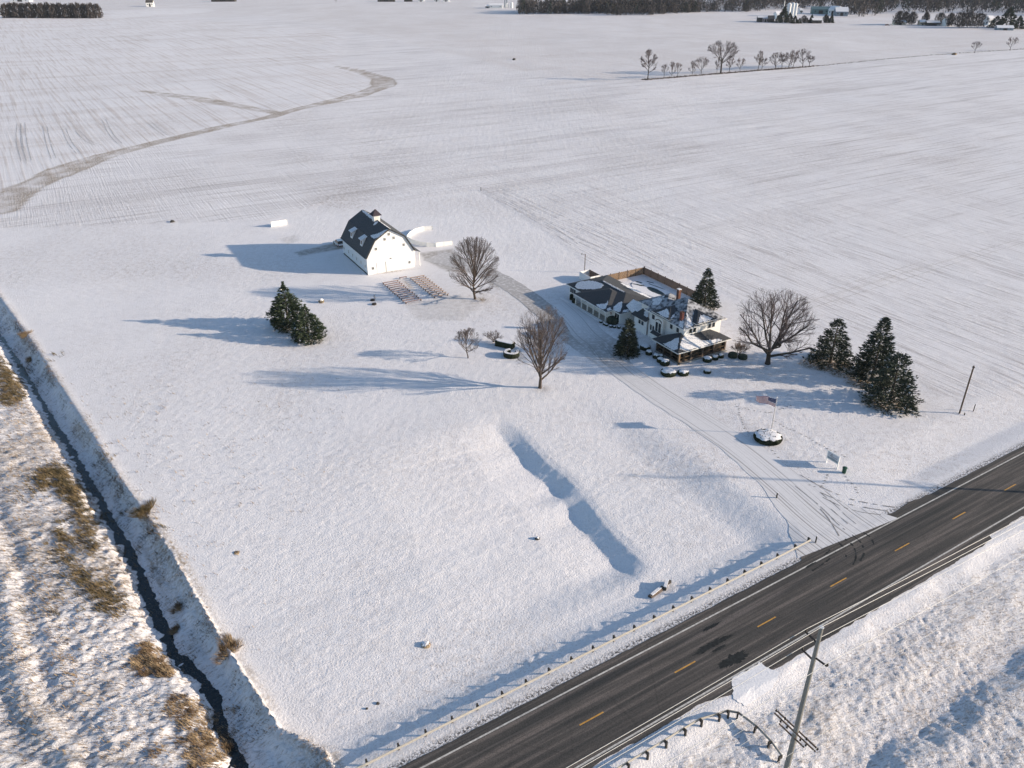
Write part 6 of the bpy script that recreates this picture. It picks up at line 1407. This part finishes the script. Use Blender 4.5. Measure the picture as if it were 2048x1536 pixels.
silo('slim dark silo of the small farm at top centre', (1009.5, 15.5), 1.6, 14, m=M_greyb); silo('second slim dark silo of the small farm at top centre', (1013.5, 15.5), 1.6, 14, m=M_greyb); silo('squat white bin between silos and woods at top centre', (1014, 16.5), 4, 6, m=M_vinyl); silo('squat white bin next to the woods at top centre', (1023.5, 16.5), 5, 7, m=M_vinyl)
shed('machine_shed', 'long white shed of the small farm at top centre', 'shed', (991.5, 17), 25, 4, 12, -3, M_vinyl, M_snow, .4, False); shed('shed', 'small grey shed left of the long white shed at top centre', 'shed', (975, 17), 8, 3, 8, 0, M_greyb, M_snow)
g = G(1566, 27); t = thing('radio_mast', 'thin pale lattice mast behind the silo farm', 'mast', (g[0], g[1], tz(*g))); b = MB(); hM = HG((1566, 27), (1570, 1)); b.tube([(0, 0, 0), (0, 0, hM)], [1.0, .5], 4); b.build('mast', mat('pale_mast', (.5, .5, .5), .6, .1, 1), t)
def small_con(label, px, wpx, hpx, seed, group='evergreens round the far farms', m=M_fol):
    g = G(*px); d = math.hypot(g[0], g[1], CAMH); w_ = wpx * d / FPX; h = HG(px, (px[0], px[1] - hpx)); R = np.random.default_rng(seed); n = 520; u = R.uniform(0, 1, n) ** 1.3; a = R.uniform(0, 6.28, n); rr = w_ / 2 * (1 - u) ** .7 * R.uniform(.4, 1.05, n)
    P = np.stack([rr * np.cos(a), rr * np.sin(a), h * (.03 + .95 * u)], 1); D = np.stack([np.cos(a), np.sin(a), R.normal(size=n) * .4], 1); D /= np.linalg.norm(D, axis=1, keepdims=True); V, Fc = tri_cloud(P, D, np.full(n, h * .16), np.full(n, h * .10), R)
    t = thing('evergreen_tree', label, 'tree', (g[0], g[1], tz(*g)), 0, group); link('crown', mesh_np('crown', V, Fc, m), t); b = MB(); b.tube([(0, 0, -.3), (0, 0, h * .8)], [.3, .05], 5); b.build('trunk', M_bark, t)
for px, w_, h_, lab in (((1566, 43), 16, 26, 'largest evergreen hiding the left silo'), ((1556, 45), 12, 13, 'dark evergreen left of the largest one at the silo farm'), ((1578, 45), 13, 17, 'evergreen in front of the middle silo'), ((1589, 46), 11, 13, 'low evergreen before the right silo'), ((1598, 46), 8, 9, 'lowest evergreen right of the silos'),
                         ((1613, 45), 8, 9, 'small evergreen beside the pinkish bushes'), ((1622, 45), 8, 14, 'pointed evergreen left of the low farmhouse'), ((1654, 45), 8, 12, 'evergreen at the right end of the silo farm, left of two'), ((1662, 45), 8, 14, 'evergreen at the right end of the silo farm, right of two'),
                         ((1990, 56), 20, 20, 'broad dark evergreen left of the small white house at far right'), ((2012, 56), 26, 34, 'largest dark evergreen at the top right corner'), ((2035, 58), 16, 22, 'dark evergreen touching the right picture edge')): small_con(lab, px, w_ * 1.35, h_ * 1.2, int(px[0]))
def far_round(lab, px, w_, h, seed):
    g = G(*px); R = np.random.default_rng(seed); n = 800; t = thing('field_tree', lab, 'tree', (g[0], g[1], tz(*g)), 0, 'bare trees round the far houses'); u = R.uniform(0, 1, n); a = R.uniform(0, 6.28, n); rr = R.uniform(.2, 1, n) * w_ / 2 * np.sin(PI * np.clip(u * .82 + .14, 0, 1)) ** .7
    P = np.stack([rr * np.cos(a), rr * np.sin(a), h * (.14 + .84 * u)], 1); D = np.stack([rr * np.cos(a) / w_, rr * np.sin(a) / w_, np.ones(n)], 1) + R.normal(size=(n, 3)) * .25; D /= np.linalg.norm(D, axis=1, keepdims=True); V, Fc = tri_cloud(P, D, R.uniform(.10, .26, n) * h, R.uniform(.015, .05, n) * h, R)
    link('crown', mesh_np('crown', V, Fc, M_wood), t); b = MB(); b.tube([(0, 0, -.5), (0, 0, h * .25), (0, 0, h * .8)], [.35, .28, .05], 6)
    for k in range(5): a_ = k * 1.26 + seed; b.tube([(0, 0, h * .22), (math.cos(a_) * w_ * .28, math.sin(a_) * w_ * .28, h * .7)], [.2, .04], 5)
    b.build('trunk', M_bark, t)
for i, (px, tpy, w_, lab) in enumerate((((1795, 50), 26, 16, 'bare tree above the cars at far right, first of the house row'), ((1808, 49), 28, 14, 'second bare tree of the far right house row'), ((1822, 50), 28, 14, 'third bare tree of the far right house row'), ((1849, 50), 28, 10, 'slim bare tree between houses at far right'), ((1878, 51), 30, 16, 'thicker bare tree behind the dark hedge at far right'),
                                       ((1898, 53), 30, 12, 'bare tree beside the small white house'), ((1918, 56), 28, 26, 'big rounded bare tree at far right'), ((1934, 56), 27, 26, 'largest rounded bare tree at far right'), ((1955, 56), 30, 22, 'bare tree between the big round trees and evergreens'), ((1607, 45), 34, 10, 'pinkish bare tree right of the silos'), ((1650, 45), 32, 7, 'bare tree by the last evergreens of the silo farm'))):
    g = G(*px); d = math.hypot(g[0], g[1], CAMH); far_round(lab, px, w_ * d / FPX * 1.4, HG(px, (px[0], tpy - 4)), 400 + i)
for a in (('house', 'small cream house under the first bare trees at far right', 'house', (1800, 50), 18, 3, 9, -5, mat('cream_walls', (.62, .52, .40), .7, .1, .3), M_snow, .4), ('house', 'small tan house in the middle of the far right row', 'house', (1845, 51), 9, 3.5, 8, -5, MATS['cream_walls'], M_snow, .5),
          ('house', 'low dark house with snowy roof at far right', 'house', (1866, 52), 20, 3.2, 9, -8, M_rock, M_snowpatch, .4), ('house', 'white gabled house between bare trees at far right', 'house', (1895, 53), 7, 5, 9, 5, M_vinyl, M_snow, .7), ('house', 'white two storey house among the dark evergreens at far right', 'house', (1981, 51), 9, 7, 9, 10, M_vinyl, M_snow, .6),
          ('house', 'long snowy roofed building at the right picture edge', 'house', (2010, 61), 24, 2.5, 8, -10, M_greyb, M_snow, .5), ('farm_shed', 'small dark roofed shelter alone in the upper left field', 'shed', (300, 13), 11, 6, 14, 15, M_vinyl, M_rock, .5)): shed(*a)
for i, (x0, w_, lab) in enumerate(((772, 30, 'row of far houses cut by the top edge, longest dark one'), (816, 14, 'second dark far house at the top edge'), (842, 10, 'third far house at the top edge'), (873, 9, 'tan far house at the top edge'), (892, 10, 'white far house at the top edge near the centre'), (446, 40, 'dark farm building cut by the top edge at the left'), (40, 30, 'pale building behind the windbreak at the top edge'))): shed('farmhouse', lab, 'house', (x0, 3.5), w_, 4, 12, 0, M_rock if i in (0, 1, 5) else M_vinyl, M_snow, .5)
def far_car(label, px, m):
    g = G(*px); t = thing('parked_car', label, 'car', (g[0], g[1], tz(*g)), math.radians(5), 'cars at the far houses'); b = MB(); b.box(-2.3, 2.3, -.9, .9, .35, 1.0); b.build('body', m, t); b = MB(); b.hexa([(-1.2, -.8, 1.0), (1.4, -.8, 1.0), (1.4, .8, 1.0), (-1.2, .8, 1.0), (-.8, -.7, 1.5), (1.0, -.7, 1.5), (1.0, .7, 1.5), (-.8, .7, 1.5)]); b.build('cabin', M_glass, t)
    for wx in (-1.4, 1.4): b = MB(); b.tube([(wx, -.92, .35), (wx, .92, .35)], .35, 8); b.build('wheel', M_tyre, t)
far_car('tiny dark red car at the left end of the far right house row', (1774, 51), M_brick); far_car('tiny white car beside the dark red one at far right', (1781, 51), M_carp); far_car('tiny white van by the slim evergreen at far right', (1877, 52), M_carp)
# ------------------------------------------------------------------ air
hz_m = bpy.data.materials.new('winter_air'); hz_m.use_nodes = True; ht = hz_m.node_tree; ht.nodes.clear()
ho_ = ht.nodes.new('ShaderNodeOutputMaterial'); hv = ht.nodes.new('ShaderNodeVolumePrincipled'); hv.inputs['Color'].default_value = (0.80, 0.87, 1.0, 1); hv.inputs['Density'].default_value = 0.000035; hv.inputs['Anisotropy'].default_value = 0.0
ht.links.new(hv.outputs[0], ho_.inputs['Volume'])
hb = MB(); hb.box(-5600, 5600, -400, 9800, -12, 75); hz_o = hb.build('haze', hz_m); tag(hz_o, kind='stuff')
